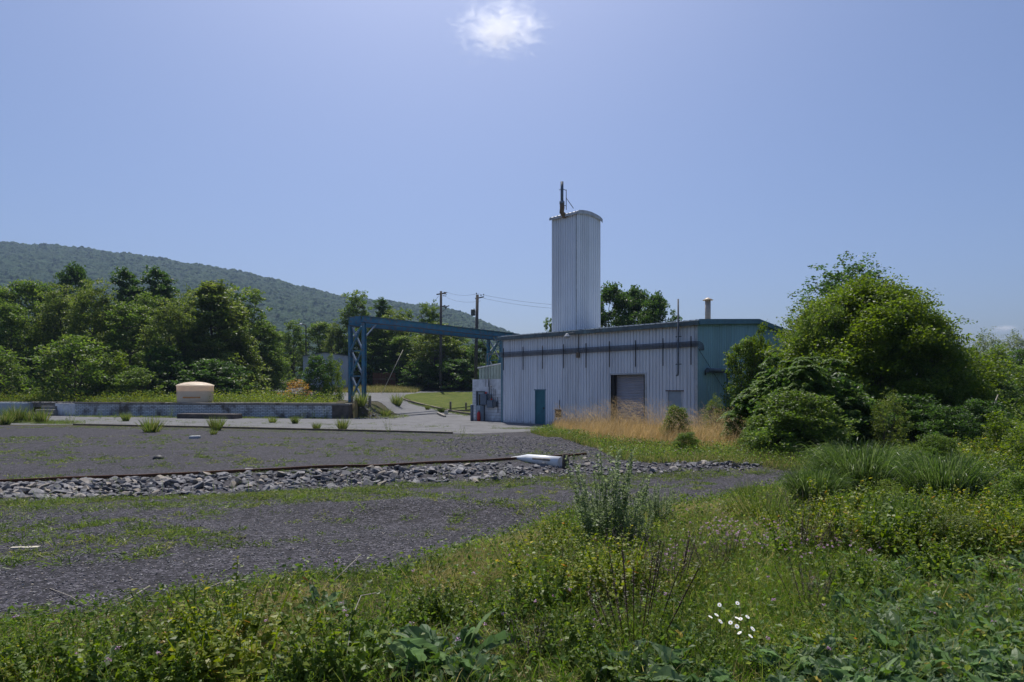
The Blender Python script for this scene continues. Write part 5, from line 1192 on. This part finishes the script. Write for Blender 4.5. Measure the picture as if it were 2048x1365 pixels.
for px, yb, s in ((1120, 1085, 1.0), (1080, 1118, .8), (1135, 1120, .8), (860, 1150, .9), (850, 1190, .8), (1100, 1200, .9), (1150, 1195, .9), (1220, 1170, 1), (1250, 1200, .8), (1190, 1200, .8), (930, 1200, .8), (960, 1240, .7), (1290, 1175, .7),
                 (450, 1345, 1), (410, 1320, .8), (500, 1360, .9), (380, 1365, .8), (1485, 1040, .9), (1700, 1020, 1), (1740, 1080, .9), (1860, 1050, 1), (1900, 1080, 1), (1950, 1040, 1), (1990, 1000, 1.1), (2020, 960, 1.1), (1930, 1000, 1.1), (1680, 1060, .8), (1830, 1100, .8), (1960, 1100, .8), (1550, 1060, .7), (1780, 1010, 1.0), (1790, 960, 1.1), (1850, 940, 1.2), (1950, 950, 1.2), (2040, 1050, 1)): WG.append((yw, 'yellow_weed', px, yb, s*(1.45 if (1090 < px < 1300 and 1160 < yb < 1210) or (370 < px < 510 and yb > 1300) else 1.1), 'yellow-green leafy weed with reddish tips in the overgrown bank', 'yellow-green weeds on the bank'))
for px, yb, s in ((680, 1340, 1), (720, 1310, .9), (760, 1300, .8), (880, 1230, .9), (900, 1250, .8), (1000, 1240, .8), (20, 1340, .8), (90, 1350, .8), (150, 1365, .8), (250, 1330, .7), (1700, 1200, .8), (1740, 1180, .7), (1890, 1160, 1), (1150, 1290, .7), (1090, 1330, .7), (620, 1270, .7), (800, 1260, .8)): WG.append((yw2, 'leafy_weed', px, yb, s*1.25, 'bright green leafy weed among grass on the bank', 'bright green weeds on the bank'))
for k in range(120):
    px = random.uniform(1560, 2090); yb = random.uniform(905, 1120)
    if px < 1960 and 950 < yb < 1035: continue
    if px < 1640 and yb < 990: continue
    if k % 4 == 0: put_px('grass_tuft', tf3, px, yb, random.uniform(.7, 1.2), label='bright grass tuft among the bushes right of the gravel', cat='grass tuft', group='grass tufts among the bushes'); continue
    WG.append((random.choice((yw, yw2, yw2)), 'leafy_weed', px, yb, random.uniform(.9, 1.8)*(1 if yb > 1000 else 1.3), 'leafy weed in the dense growth right of the gravel', 'weeds in the dense growth'))
for k in range(20):
    px = random.uniform(0, 1750); edge = np.interp(px, [0, 330, 620, 860, 1050, 1300, 1600], [1262, 1215, 1168, 1140, 1085, 1040, 1010]); yb = random.uniform(edge+45, 1400)
    if 1330 < px < 1780 and 1050 < yb < 1200 and random.random() < .7: continue
    if 1380 < px < 1540 and yb > 1200: continue
    WG.append((random.choice((yw, yw2, yw2)), 'leafy_weed', px, yb, random.uniform(.5, 1.15), 'low leafy weed scattered through the foreground grass', 'leafy weeds in the foreground grass'))
for px, yb, s in ((1350, 1250, .6), (1420, 1165, .5), (1500, 1190, .6), (1560, 1230, .7), (1640, 1150, .6), (1700, 1120, .6), (1600, 1290, .7), (1530, 1320, .8), (1400, 1340, .8), (1350, 1310, .7), (1680, 1230, .7), (1480, 1110, .5), (1740, 1090, .7)):
    WG.append((random.choice((yw, yw2)), 'leafy_weed', px, yb, s, 'small leafy weed in the grass around the pink flowers and daisies', 'small weeds in the flower patch'))
for me, nm, px, yb, s, lab, gp in WG: put_px(nm, me, px, yb, s*random.uniform(.75, 1.2)*(.68 if px < 1000 and yb < 1330 else 1), label=lab, cat='weed', group=gp)
spk = stem_proto('tall_rosette', 76, 5, .5, .1, 26, .24, .05, .15, 'leaf_bright', start=.15, segs=4, droop=.5, up=.6, fold=.08)
for px, yb, s, lab in ((1878, 1150, 1.0, 'tall lance-leaved herb beside the mulch patch'), (1775, 1195, .55, 'small bright lance-leaved herb below the mulch patch'), (1500, 1180 if 0 else 1165, .4, 'small lance-leaved sprout in the flower patch'), (1985, 1175, .8, 'lance-leaved herb at the right of the mulch patch'), (1148, 1225, .4, 'tiny upright sprout beside bare soil')):
    put_px('lance_herb', spk, px, yb, s, label=lab, cat='herb')
# comfrey
cf = [rosette_proto('comfrey_plant', 80+i, 26, .44, .095, droop=(.25, .85), fold=.2, segs=9) for i in range(5)]
CP = [(905, 1330, 1.15), (850, 1345, .9), (440, 1270, .8), (410, 1290, .6), (1255, 1365, .9), (1300, 1350, .8), (640, 1225, .7), (780, 1300, .8), (1210, 1340, .6), (1380, 1290, .6), (1390, 1370, .8), (960, 1360, .7), (560, 1365, .7), (230, 1370, .8), (1620, 1100, .4), (1560, 1340, .8)]
for k in range(190):
    px = random.uniform(1560, 2110); yb = 1130+ (random.random()**.8)*300; lim = 1730-(yb-1130)*.75
    if px < lim: continue
    CP.append((px, yb, random.uniform(.55, 1.0)))
for k in range(26): CP.append((random.uniform(1840, 2080), random.uniform(985, 1150), random.uniform(.5, .8)))
CL = ['largest comfrey plant at the bottom edge left of centre', 'comfrey plant touching the left side of the largest comfrey', 'comfrey with one upright leaf above the yellow shrublet at lower left', 'small comfrey in front of the upright-leaved comfrey at lower left',
      'comfrey with a yellowed leaf at the bottom edge below the dead seed stalk', 'comfrey at the bottom edge right of the yellowed comfrey', 'small comfrey near the gravel edge left of centre', 'comfrey behind the largest comfrey, towards the gravel', 'small comfrey just left of the yellowed comfrey',
      'small comfrey left of the daisy cluster', 'comfrey at the bottom edge below the daisies', 'comfrey at the bottom edge right of the largest comfrey', 'comfrey at the bottom edge left of the largest comfrey', 'comfrey at the bottom edge near the lower left corner', 'tiny comfrey among pink flowers behind the dead stalks', 'comfrey at the bottom edge where the dense patch begins']
for k, (px, yb, s) in enumerate(CP):
    if px > 1540: lab, gp = 'broad-leaved grey-green comfrey plant in the dense patch at lower right', 'comfrey plants in the right-hand patch'
    else: lab, gp = CL[k], 'scattered comfrey plants in the foreground'
    o = put_px('comfrey_plant', cf[k % 5], px, yb, s*(.95 if px > 1540 else 1.2), label=lab, cat='plant', group=gp)
# daisies
def daisy(px, py, k):
    p = onray(px, py, at(px, py+70).y); p.z = max(p.z, float(G(p.x, p.y))+.15); e = empty('daisy', p, 'white ox-eye daisy with yellow centre in the small daisy cluster', 'flower', 'daisies in the cluster')
    mb = MB(); tilt = random.uniform(-.5, .5); fwd = random.uniform(0, .8)
    for i in range(14):
        a = i/14*6.28; c, s = math.cos(a), math.sin(a); q_ = .006
        pts = [(.004, -.002), (.011, -q_*.5), (.015, 0), (.011, q_*.5), (.004, .002)]
        mb.add([(p.x+(r*c-w__*s), p.y+(r*s+w__*c), p.z+tilt*(r*c)+fwd*(r*s+w__*c)+.003) for r, w__ in pts], [(0, 1, 2, 3, 4)])
    mb.build('petals', M['petal'], e); MB().lathe(p, [(.0055, 0), (.005, .0025), (.003, .004), (0, .005)], 10).build('disc', M['yolk'], e)
    MB().tube([p, Vector((p.x, p.y+.01, float(G(p.x, p.y))-.02))], .0018, 4).build('stem', M['grass'], e)
for k, (px, py) in enumerate(((1439, 1211), (1475, 1207.5), (1421, 1235), (1433, 1231), (1441, 1244), (1461, 1246.5), (1474, 1237), (1481, 1239), (1495, 1235), (1474, 1254), (1505.5, 1259), (1479, 1267), (1501, 1273.5))): daisy(px, py, k)

# fields of grass
def tanh_(p): return np.clip(1.14-.03*(p[:, 0]-2)+.22*np.sin(p[:, 0]*1.3+1)+.14*np.sin(p[:, 0]*3.1+p[:, 1]*2)+.1*np.sin(p[:, 1]*2.7), .35, 1.4)
def grassfield(poly, n, h, w_, lean=.35, droop=.4, segs=2, patch=0, wind=(0, 0), r=None, hf=None):
    if patch:
        test = lambda p: (np.sin(p[:, 0]*patch+1.7*np.sin(p[:, 1]*patch*.8))+np.sin(p[:, 1]*patch*1.3+2*np.sin(p[:, 0]*patch*.6)) + rng.normal(0, .5, len(p))) > .1
    else: test = None
    p = scatter(poly, n, test); D = np.stack([rng.normal(wind[0], lean, n), rng.normal(wind[1], lean, n), np.ones(n)], -1)
    return blades(P3(p, -.01), D, h*rng.uniform(.4, 1.1, n)*(hf(p) if hf else 1), w_, droop*rng.uniform(.3, 1.5, n), segs, 'grass', rnd=r(n) if r else None, roll=1.)
BANK = [(-100, 1262), (0, 1250), (100, 1238), (250, 1224), (330, 1202), (480, 1174), (620, 1154), (780, 1150), (860, 1122), (950, 1094), (1050, 1064), (1150, 1024), (1300, 1017), (1420, 1002), (1500, 980), (1590, 968), (1600, 950), (1720, 930), (2200, 930), (2250, 1400), (-100, 1400)]
def edge_h(p):
    g = G(p[:, 0], p[:, 1]); px = CX+p[:, 0]/p[:, 1]*F; py = HY+(EYE-g)/p[:, 1]*F
    e = np.interp(px, [0, 330, 620, 860, 1050, 1150, 1300, 1600], [1255, 1206, 1158, 1126, 1068, 1028, 1020, 975]); return np.clip(.3+(py-e)/75, .3, 1)
bank = world_poly(BANK)
near = world_poly([(-60, 1256), (330, 1204), (480, 1174), (780, 1150), (950, 1094), (1150, 1026), (1300, 1020), (1700, 1060), (1800, 1180), (2100, 1200), (2100, 1400), (-60, 1400)])
field('bank_grass', [grassfield(near, 80000, .25, .005, .55, .7, 3, hf=edge_h), grassfield(near, 30000, .44, .005, .4, .55, 3, patch=.9, hf=edge_h), grassfield(bank, 30000, .34, .009, .5, .5, 2)], M['grass'])
# low leafy ground cover between the grasses
p = scatter(near, 13000, lambda p: np.sin(p[:, 0]*1.7+1.2*np.sin(p[:, 1]*1.4))+np.sin(p[:, 1]*1.9)+rng.normal(0, .5, len(p)) > .2); q_ = P3(p); q_[:, 2] += .015+rng.random(len(p))*.12
p2_ = scatter(bank, 30000); q2 = P3(p2_); q2[:, 2] += .01+rng.random(len(p2_))*.2
field('leafy_ground_cover', [diamonds(q_, sphdir(len(p), .9), rng.uniform(.012, .03, len(p)), .6), diamonds(q2, sphdir(len(p2_), .9), rng.uniform(.03, .06, len(p2_)), .6)], M['leaf_mid'])
tan1 = world_poly([(820, 1160), (880, 1125), (960, 1098), (1060, 1068), (1100, 1080), (1060, 1130), (960, 1180), (860, 1200)]); tan2 = world_poly([(1240, 1050), (1300, 1026), (1400, 1008), (1490, 1000), (1520, 1040), (1560, 1075), (1470, 1085), (1330, 1075)])
tan3 = world_poly([(500, 1210), (620, 1180), (700, 1190), (620, 1300), (520, 1290)])
field('straw_grass', [grassfield(tan1, 11000, .33, .004, .5, .7, 3, wind=(.3, 0)), grassfield(tan2, 13000, .36, .005, .5, .8, 3, wind=(.5, 0)), grassfield(tan3, 6000, .25, .004, .5, .7, 3), grassfield(near, 16000, .34, .0035, .6, .7, 3, patch=.7, hf=edge_h)], M['straw'])
TALL = world_poly([(1100, 866), (1112, 858), (1240, 866), (1330, 872), (1400, 880), (1500, 884), (1510, 905), (1400, 905), (1300, 900), (1180, 890)])
tb = np.vstack([[B((-.5, -.4, 0)).xy, B((DT[0]-.8, -.3, 0)).xy], world_poly([(1105, 868), (1180, 885), (1300, 897), (1400, 903), (1490, 905), (1500, 880)], 0, .5, False)])
def tanf(n): return np.clip(rng.normal(.55, .25, n), 0, 1)
field('tall_tan_grass', [grassfield(tb, 17000, 1.05, .009, .22, .35, 4, wind=(.15, 0), r=tanf, hf=tanh_), grassfield(tb, 8000, 1.3, .008, .22, .45, 5, wind=(.25, 0), r=tanf, hf=tanh_)], M['tan'])
pq = scatter(tb, 3000); q_ = P3(pq); q_[:, 2] += rng.uniform(.55, 1.25, len(q_))*tanh_(pq); heads = []
for k in range(9): heads.append(diamonds(q_+np.array([.028*k, 0, .1-.004*k*k])+rng.normal(0, .015, q_.shape), sphdir(len(q_), .3), .032, .4, .6+.4*rng.random(len(q_))))
field('grass_seed_heads', heads, M['tan'])
field('green_under_tan_grass', [grassfield(tb, 9000, .55, .012, .3, .4, 3)], M['grass'])
mg = world_poly([(1060, 866), (1110, 860), (1180, 880), (1300, 893), (1400, 900), (1500, 900), (1560, 905), (1650, 915), (1700, 940), (1600, 944), (1530, 934), (1400, 926), (1300, 928), (1235, 920), (1195, 899), (1130, 880)])
field('meadow_grass', [grassfield(mg, 16000, .42, .009, .35, .4, 3), grassfield(mg, 4000, .7, .008, .3, .4, 3)], M['grass'])
field('meadow_straw', [grassfield(mg, 15000, .46, .008, .35, .4, 3, wind=(.2, 0))], M['straw'])
q_ = P3(scatter(mg, 14000)); q_[:, 2] += rng.random(len(q_))*.35
field('meadow_leaves', [diamonds(q_, sphdir(len(q_), .9), rng.uniform(.04, .08, len(q_)), .6)], M['leaf_mid'])
# edges and sparse growth on the yard
def along(pts, n, wd): 
    P = world_poly(pts, 0, .3, False); i = rng.integers(0, len(P)-1, n); t = rng.random((n, 1)); q_ = P[i]*(1-t)+P[i+1]*t; return q_+rng.normal(0, wd, (n, 2))
def tufts_at(C, per, h, w_, rad, lean=.9, droop=.4, segs=2):
    n = len(C)*per; c = np.repeat(C, per, 0)+rng.normal(0, rad, (n, 2)); D = np.stack([rng.normal(0, lean, n), rng.normal(0, lean, n), np.ones(n)], -1)
    s = np.repeat(rng.uniform(.4, 1.2, len(C)), per); return blades(P3(c, .005), D, h*s*rng.uniform(.5, 1.1, n), w_*np.minimum(s, 1), droop, segs, 'leaf', rnd=np.repeat(rng.random(len(C)), per)*.6+.4*rng.random(n), roll=1.)
lower = [(-60, 1010), (0, 1006), (150, 1004), (300, 999), (420, 996), (520, 989), (650, 984), (800, 974), (1000, 966), (1150, 960), (1300, 954), (1450, 948), (1560, 944)]
c1 = along(lower, 900, .28); c2 = along([(p[0], p[1]+14) for p in lower[:8]], 420, .45)
c3 = along([(0, 856), (150, 855), (300, 858), (700, 867), (900, 872), (1000, 873)], 650, .5); c4 = along([(-60, 970), (300, 957), (600, 944), (1000, 924), (1170, 916)], 160, .3)
yard = world_poly([(-100, 1010), (420, 1000), (1000, 970), (1450, 955), (1400, 995), (1150, 1015), (1000, 1060), (800, 1080), (400, 1110), (0, 1150), (-200, 1150)])
yard2 = world_poly([(-100, 880), (300, 870), (900, 880), (1150, 895), (1100, 912), (700, 930), (300, 950), (-100, 962)])
clump = lambda p: (np.sin(p[:, 0]*1.1+1.3*np.sin(p[:, 1]*.9))+np.sin(p[:, 1]*1.3+p[:, 0]*.4)+rng.normal(0, .6, len(p))) > .5
c5 = np.vstack([scatter(yard, 380, clump), scatter(yard, 200)]); c6 = np.vstack([scatter(yard2, 420, clump), scatter(yard2, 260)]); ce = along([(-60, 1258), (0, 1250), (100, 1237), (250, 1223), (330, 1201), (480, 1172), (620, 1152), (780, 1149), (860, 1121), (950, 1093), (1050, 1063), (1150, 1024), (1300, 1016), (1420, 1001), (1500, 980), (1600, 972), (1680, 960)], 1500, .16); c7 = scatter(world_poly([(1050, 905), (1170, 900), (1240, 922), (1120, 925)]), 160)
field('yard_weeds', [tufts_at(ce, 14, .13, .011, .08, 1.3), tufts_at(c1, 14, .22, .014, .09), tufts_at(c2, 13, .18, .013, .09), tufts_at(c3, 14, .16, .012, .08), tufts_at(c4, 14, .18, .014, .07), tufts_at(c5, 26, .20, .016, .08), tufts_at(c6, 20, .22, .020, .09), tufts_at(c7, 14, .12, .01, .06)], M['grassbright'])
c8 = scatter(world_poly([(0, 842), (140, 842), (300, 851), (700, 862), (1080, 866), (1060, 856), (760, 846), (300, 838)]), 260, clump); c9 = along([(20, 846), (90, 846), (150, 850)], 240, .6); c10 = along([(806, 802), (830, 810), (865, 818), (905, 827), (940, 833)], 260, .18)
c11 = along([(160, 834), (350, 836), (480, 837), (660, 838)], 460, .3); c12 = along([(1000, 858), (1060, 858), (1100, 858)], 120, .3)
rbw = np.column_stack([rng.uniform(-11.4, -8.2, 90), rng.uniform(45.6, 50, 90)])
field('pavement_weeds', [tufts_at(rbw, 16, .5, .02, .15, .5), tufts_at(c8, 14, .22, .012, .1), tufts_at(c9, 16, .5, .012, .15, .4), tufts_at(c10, 14, .3, .016, .12, .5), tufts_at(c11, 14, .35, .016, .12, .5), tufts_at(c12, 14, .18, .01, .1)], M['grassbright'])
# thin upright sprigs standing on the gravel
c = np.vstack([scatter(yard, 70), scatter(yard2, 90), along(lower, 120, .3), along([(150, 852), (500, 858), (900, 868)], 120, .3)]); n = len(c)
D = np.stack([rng.normal(0, .15, n), rng.normal(0, .15, n), np.ones(n)], -1); hs_ = rng.uniform(.15, .45, n)
a_ = [blades(P3(c), D, hs_, .005, .1, 2, 'flat', rnd=rng.random(n)*.5, roll=1.)]
for k in range(12):
    t = rng.uniform(.2, 1, n); Pn = P3(c)+unit(D)*(hs_*t)[:, None]; a_.append(blades(Pn, np.stack([rng.normal(0, 1, n), rng.normal(0, 1, n), rng.uniform(.2, 1, n)], -1), .06, .010, .2, 1, 'leaf', roll=1.))
field('upright_sprigs', a_, M['grassbright'])
# far grass: behind the road, on the platform, lawn pile
far1 = world_poly([(640, 775), (700, 779), (760, 783.5), (830, 783.2), (830, 781), (700, 773), (640, 770)]); far1[:, 1] += 0
far1 = np.vstack([[on(640, 82).xy, on(700, 80.5).xy, on(830, 80.5).xy, on(850, 86).xy, on(640, 88).xy]])
far1 = np.array([(a, b) for a, b in far1])
def fieldY(name, parts, mat): return field(name, parts, M[mat])
fieldY('roadside_grass', [grassfield(far1, 9000, 1.0, .035, .3, .3, 2)], 'straw')
fieldY('roadside_green', [grassfield(far1, 6000, .9, .04, .3, .3, 2)], 'grassbright')
plat = np.array([(-14, 47.5), (-48, 54.5), (-60, 62), (-24, 63), (-15.5, 57)])
hgt = lambda q: .22+.62*np.clip(.5+.5*np.sin(q[:, 0]*.75+2*np.sin(q[:, 1]*.5))*np.sin(q[:, 1]*.9+q[:, 0]*.3), 0, 1)+.35*(np.sin(q[:, 0]*2.3)*np.sin(q[:, 1]*1.9) > .35)
q_ = P3(scatter(plat, 17000)); q_[:, 2] += rng.random(len(q_))*hgt(q_); clq = np.clip(.25+.5*rng.random(len(q_)), 0, .9)
fieldY('goldenrod_cover', [diamonds(q_, sphdir(len(q_), .7), rng.uniform(.08, .17, len(q_)), .5, clq)], 'leaf_yellow')
q_ = P3(scatter(plat, 15000)); q_[:, 2] += rng.random(len(q_))*hgt(q_)*1.1
fieldY('platform_weeds', [diamonds(q_, sphdir(len(q_), .7), rng.uniform(.08, .17, len(q_)), .5)], 'leaf_mid')
fieldY('platform_grass', [grassfield(plat, 9000, .6, .03, .35, .3, 2)], 'grassbright')
und = np.array([(-95, 62), (-24, 62), (-30, 78), (-36, 95), (-110, 95)])
q_ = P3(scatter(und, 26000)); q_[:, 2] += rng.random(len(q_))**1.2*2.6
fieldY('tree_line_undergrowth', [diamonds(q_, sphdir(len(q_), .7), rng.uniform(.25, .45, len(q_)), .6)], 'leaf_olive')
und = np.array([(-30, 90), (2, 84), (14, 84), (16, 100), (-30, 104)])
q_ = P3(scatter(und, 16000)); q_[:, 2] += rng.random(len(q_))**1.2*3
fieldY('far_undergrowth', [diamonds(q_, sphdir(len(q_), .7), rng.uniform(.3, .5, len(q_)), .6)], 'leaf_dark')
und = np.array([(13, 19), (16.5, 17), (26, 20), (40, 34), (60, 60), (40, 66), (24, 40)])
q_ = P3(scatter(und, 60000)); q_[:, 2] += rng.random(len(q_))**1.2*np.clip((q_[:, 1]-15)*.12, .3, 3)
fieldY('thicket_undergrowth', [diamonds(q_, sphdir(len(q_), .7), rng.uniform(.08, .2, len(q_)), .6)], 'leaf_mid')
hb = world_poly([(1600, 965), (1640, 920), (1760, 905), (2150, 905), (2150, 1150), (1860, 1110), (1700, 1070)])
q_ = P3(scatter(hb, 60000)); q_[:, 2] += rng.random(len(q_))*(.28+.22*np.sin(q_[:, 0]*1.6+np.sin(q_[:, 1]*1.2))*np.sin(q_[:, 1]*1.5))
fieldY('bank_herbs', [diamonds(q_, sphdir(len(q_), .8), rng.uniform(.03, .07, len(q_)), .5), grassfield(hb, 9000, .5, .008, .4, .4, 3)], 'leaf_mid')
# lawn blades
fieldY('lawn_grass', [grassfield(lawn_poly, 15000, .10, .03, .6, .3, 1)], 'grassbright')
side = world_poly([(2090, 880), (3300, 880), (5200, 1400), (2090, 1400)])
q_ = P3(np.vstack([scatter(side, 20000), scatter(world_poly([(2090, 1050), (2900, 1050), (4200, 1400), (2090, 1400)]), 20000)])); q_[:, 2] += rng.random(len(q_))*.35
fieldY('verge_herbs', [diamonds(q_, sphdir(len(q_), .8), rng.uniform(.04, .09, len(q_)), .5), grassfield(side, 26000, .4, .010, .45, .5, 3)], 'leaf_mid')
# pink flowers
fp_ = world_poly([(1330, 1120), (1420, 1060), (1560, 1045), (1700, 1060), (1790, 1120), (1780, 1180), (1640, 1200), (1480, 1215), (1330, 1190)])
c = np.vstack([scatter(fp_, 260, lambda p: (np.sin(p[:, 0]*2+p[:, 1])+np.sin(p[:, 1]*2.3-p[:, 0]))+rng.normal(0, .6, len(p)) > .3), scatter(near, 90), scatter(world_poly([(1300, 905), (1400, 908), (1450, 918), (1330, 916)]), 60)])
q_ = P3(c); q_[:, 2] += rng.uniform(.10, .2, len(q_)); k = 12; qq = np.repeat(q_, k, 0)+rng.normal(0, 1, (len(q_)*k, 3))*np.array([.008, .008, .005])
fieldY('pink_vetch_flowers', [diamonds(qq, sphdir(len(qq), .9), .013, .8, np.repeat(rng.random(len(q_)), k))], 'pink')
# mulch and dry litter
ml = world_poly([(1850, 1075), (1960, 1050), (2150, 1050), (2150, 1180), (2000, 1170), (1900, 1130), (1840, 1110)]); 
q_ = P3(np.vstack([scatter(ml, 5200), scatter(bank, 3500)]), .015); n = len(q_); D = rng.normal(0, 1, (n, 3)); D[:, 2] *= .15
lit = world_poly([(-60, 1262), (330, 1212), (620, 1162), (700, 1180), (500, 1240), (100, 1290)]); q2 = P3(scatter(lit, 2600), .012); D2 = rng.normal(0, 1, (len(q2), 3)); D2[:, 2] *= .2
fieldY('wood_litter', [blades(q_, D, rng.uniform(.03, .12, n), .012, .02, 1, 'flat'), blades(q2, D2, rng.uniform(.02, .1, len(q2)), .005, .02, 1, 'flat')], 'chip')

# ================================================================ CLOUDS and HAZE
def cloud(name, px, py, Y, wpx, hpx, dens, label, sc):
    c = onray(px, py, Y); bm_ = MB(); bm_.box(-1, 1, -1, 1, -1, 1); o = bm_.build(name, M['wire']); o.location = c; o.scale = (wpx/2/F*Y, wpx/3/F*Y, hpx/2/F*Y)
    m = bpy.data.materials.new(name+'_vapour'); m.use_nodes = True; t = m.node_tree; N = t.nodes; L = t.links; N.remove(N['Principled BSDF'])
    v = N.new('ShaderNodeVolumeScatter'); v.inputs['Color'].default_value = (1, 1, 1, 1); v.inputs['Anisotropy'].default_value = .45
    tc = N.new('ShaderNodeTexCoord'); ln = N.new('ShaderNodeVectorMath'); ln.operation = 'LENGTH'; L.new(tc.outputs['Object'], ln.inputs[0])
    n = N.new('ShaderNodeTexNoise'); n.inputs['Scale'].default_value = sc; n.inputs['Detail'].default_value = 7; n.inputs['Roughness'].default_value = .68; n.inputs['Distortion'].default_value = 1.1
    L.new(tc.outputs['Object'], n.inputs['Vector'])
    s1 = N.new('ShaderNodeMath'); s1.operation = 'MULTIPLY'; s1.inputs[1].default_value = .36; L.new(ln.outputs['Value'], s1.inputs[0])
    s2 = N.new('ShaderNodeMath'); s2.operation = 'SUBTRACT'; L.new(n.outputs['Fac'], s2.inputs[0]); L.new(s1.outputs[0], s2.inputs[1])
    mr = N.new('ShaderNodeMapRange'); mr.inputs[1].default_value = .27; mr.inputs[2].default_value = .46; mr.inputs[4].default_value = dens; L.new(s2.outputs[0], mr.inputs[0])
    L.new(mr.outputs[0], v.inputs['Density']); L.new(v.outputs[0], N['Material Output'].inputs['Volume'])
    o.data.materials.clear(); o.data.materials.append(m); return tag(o, label, 'cloud', kind='stuff')
cloud('cloud', 1002, 58, 2400, 240, 130, .010, 'small wispy white cloud high above the tower', 3.4)
cloud('cloud', 2011, 656, 9000, 70, 20, .006, 'tiny flat pale cloud low on the right skyline', 1.2)
hz = MB(); hz.box(-1900, 1700, -85, 1420, -20, 345); hz = hz.build('haze', M['wire'])
m = bpy.data.materials.new('haze_air'); m.use_nodes = True; N = m.node_tree.nodes; N.remove(N['Principled BSDF']); v = N.new('ShaderNodeVolumePrincipled')
v.inputs['Color'].default_value = (.52, .68, 1, 1); v.inputs['Density'].default_value = .00017; v.inputs['Anisotropy'].default_value = .1
m.node_tree.links.new(v.outputs[0], N['Material Output'].inputs['Volume']); hz.data.materials.clear(); hz.data.materials.append(m); hz['kind'] = 'stuff'
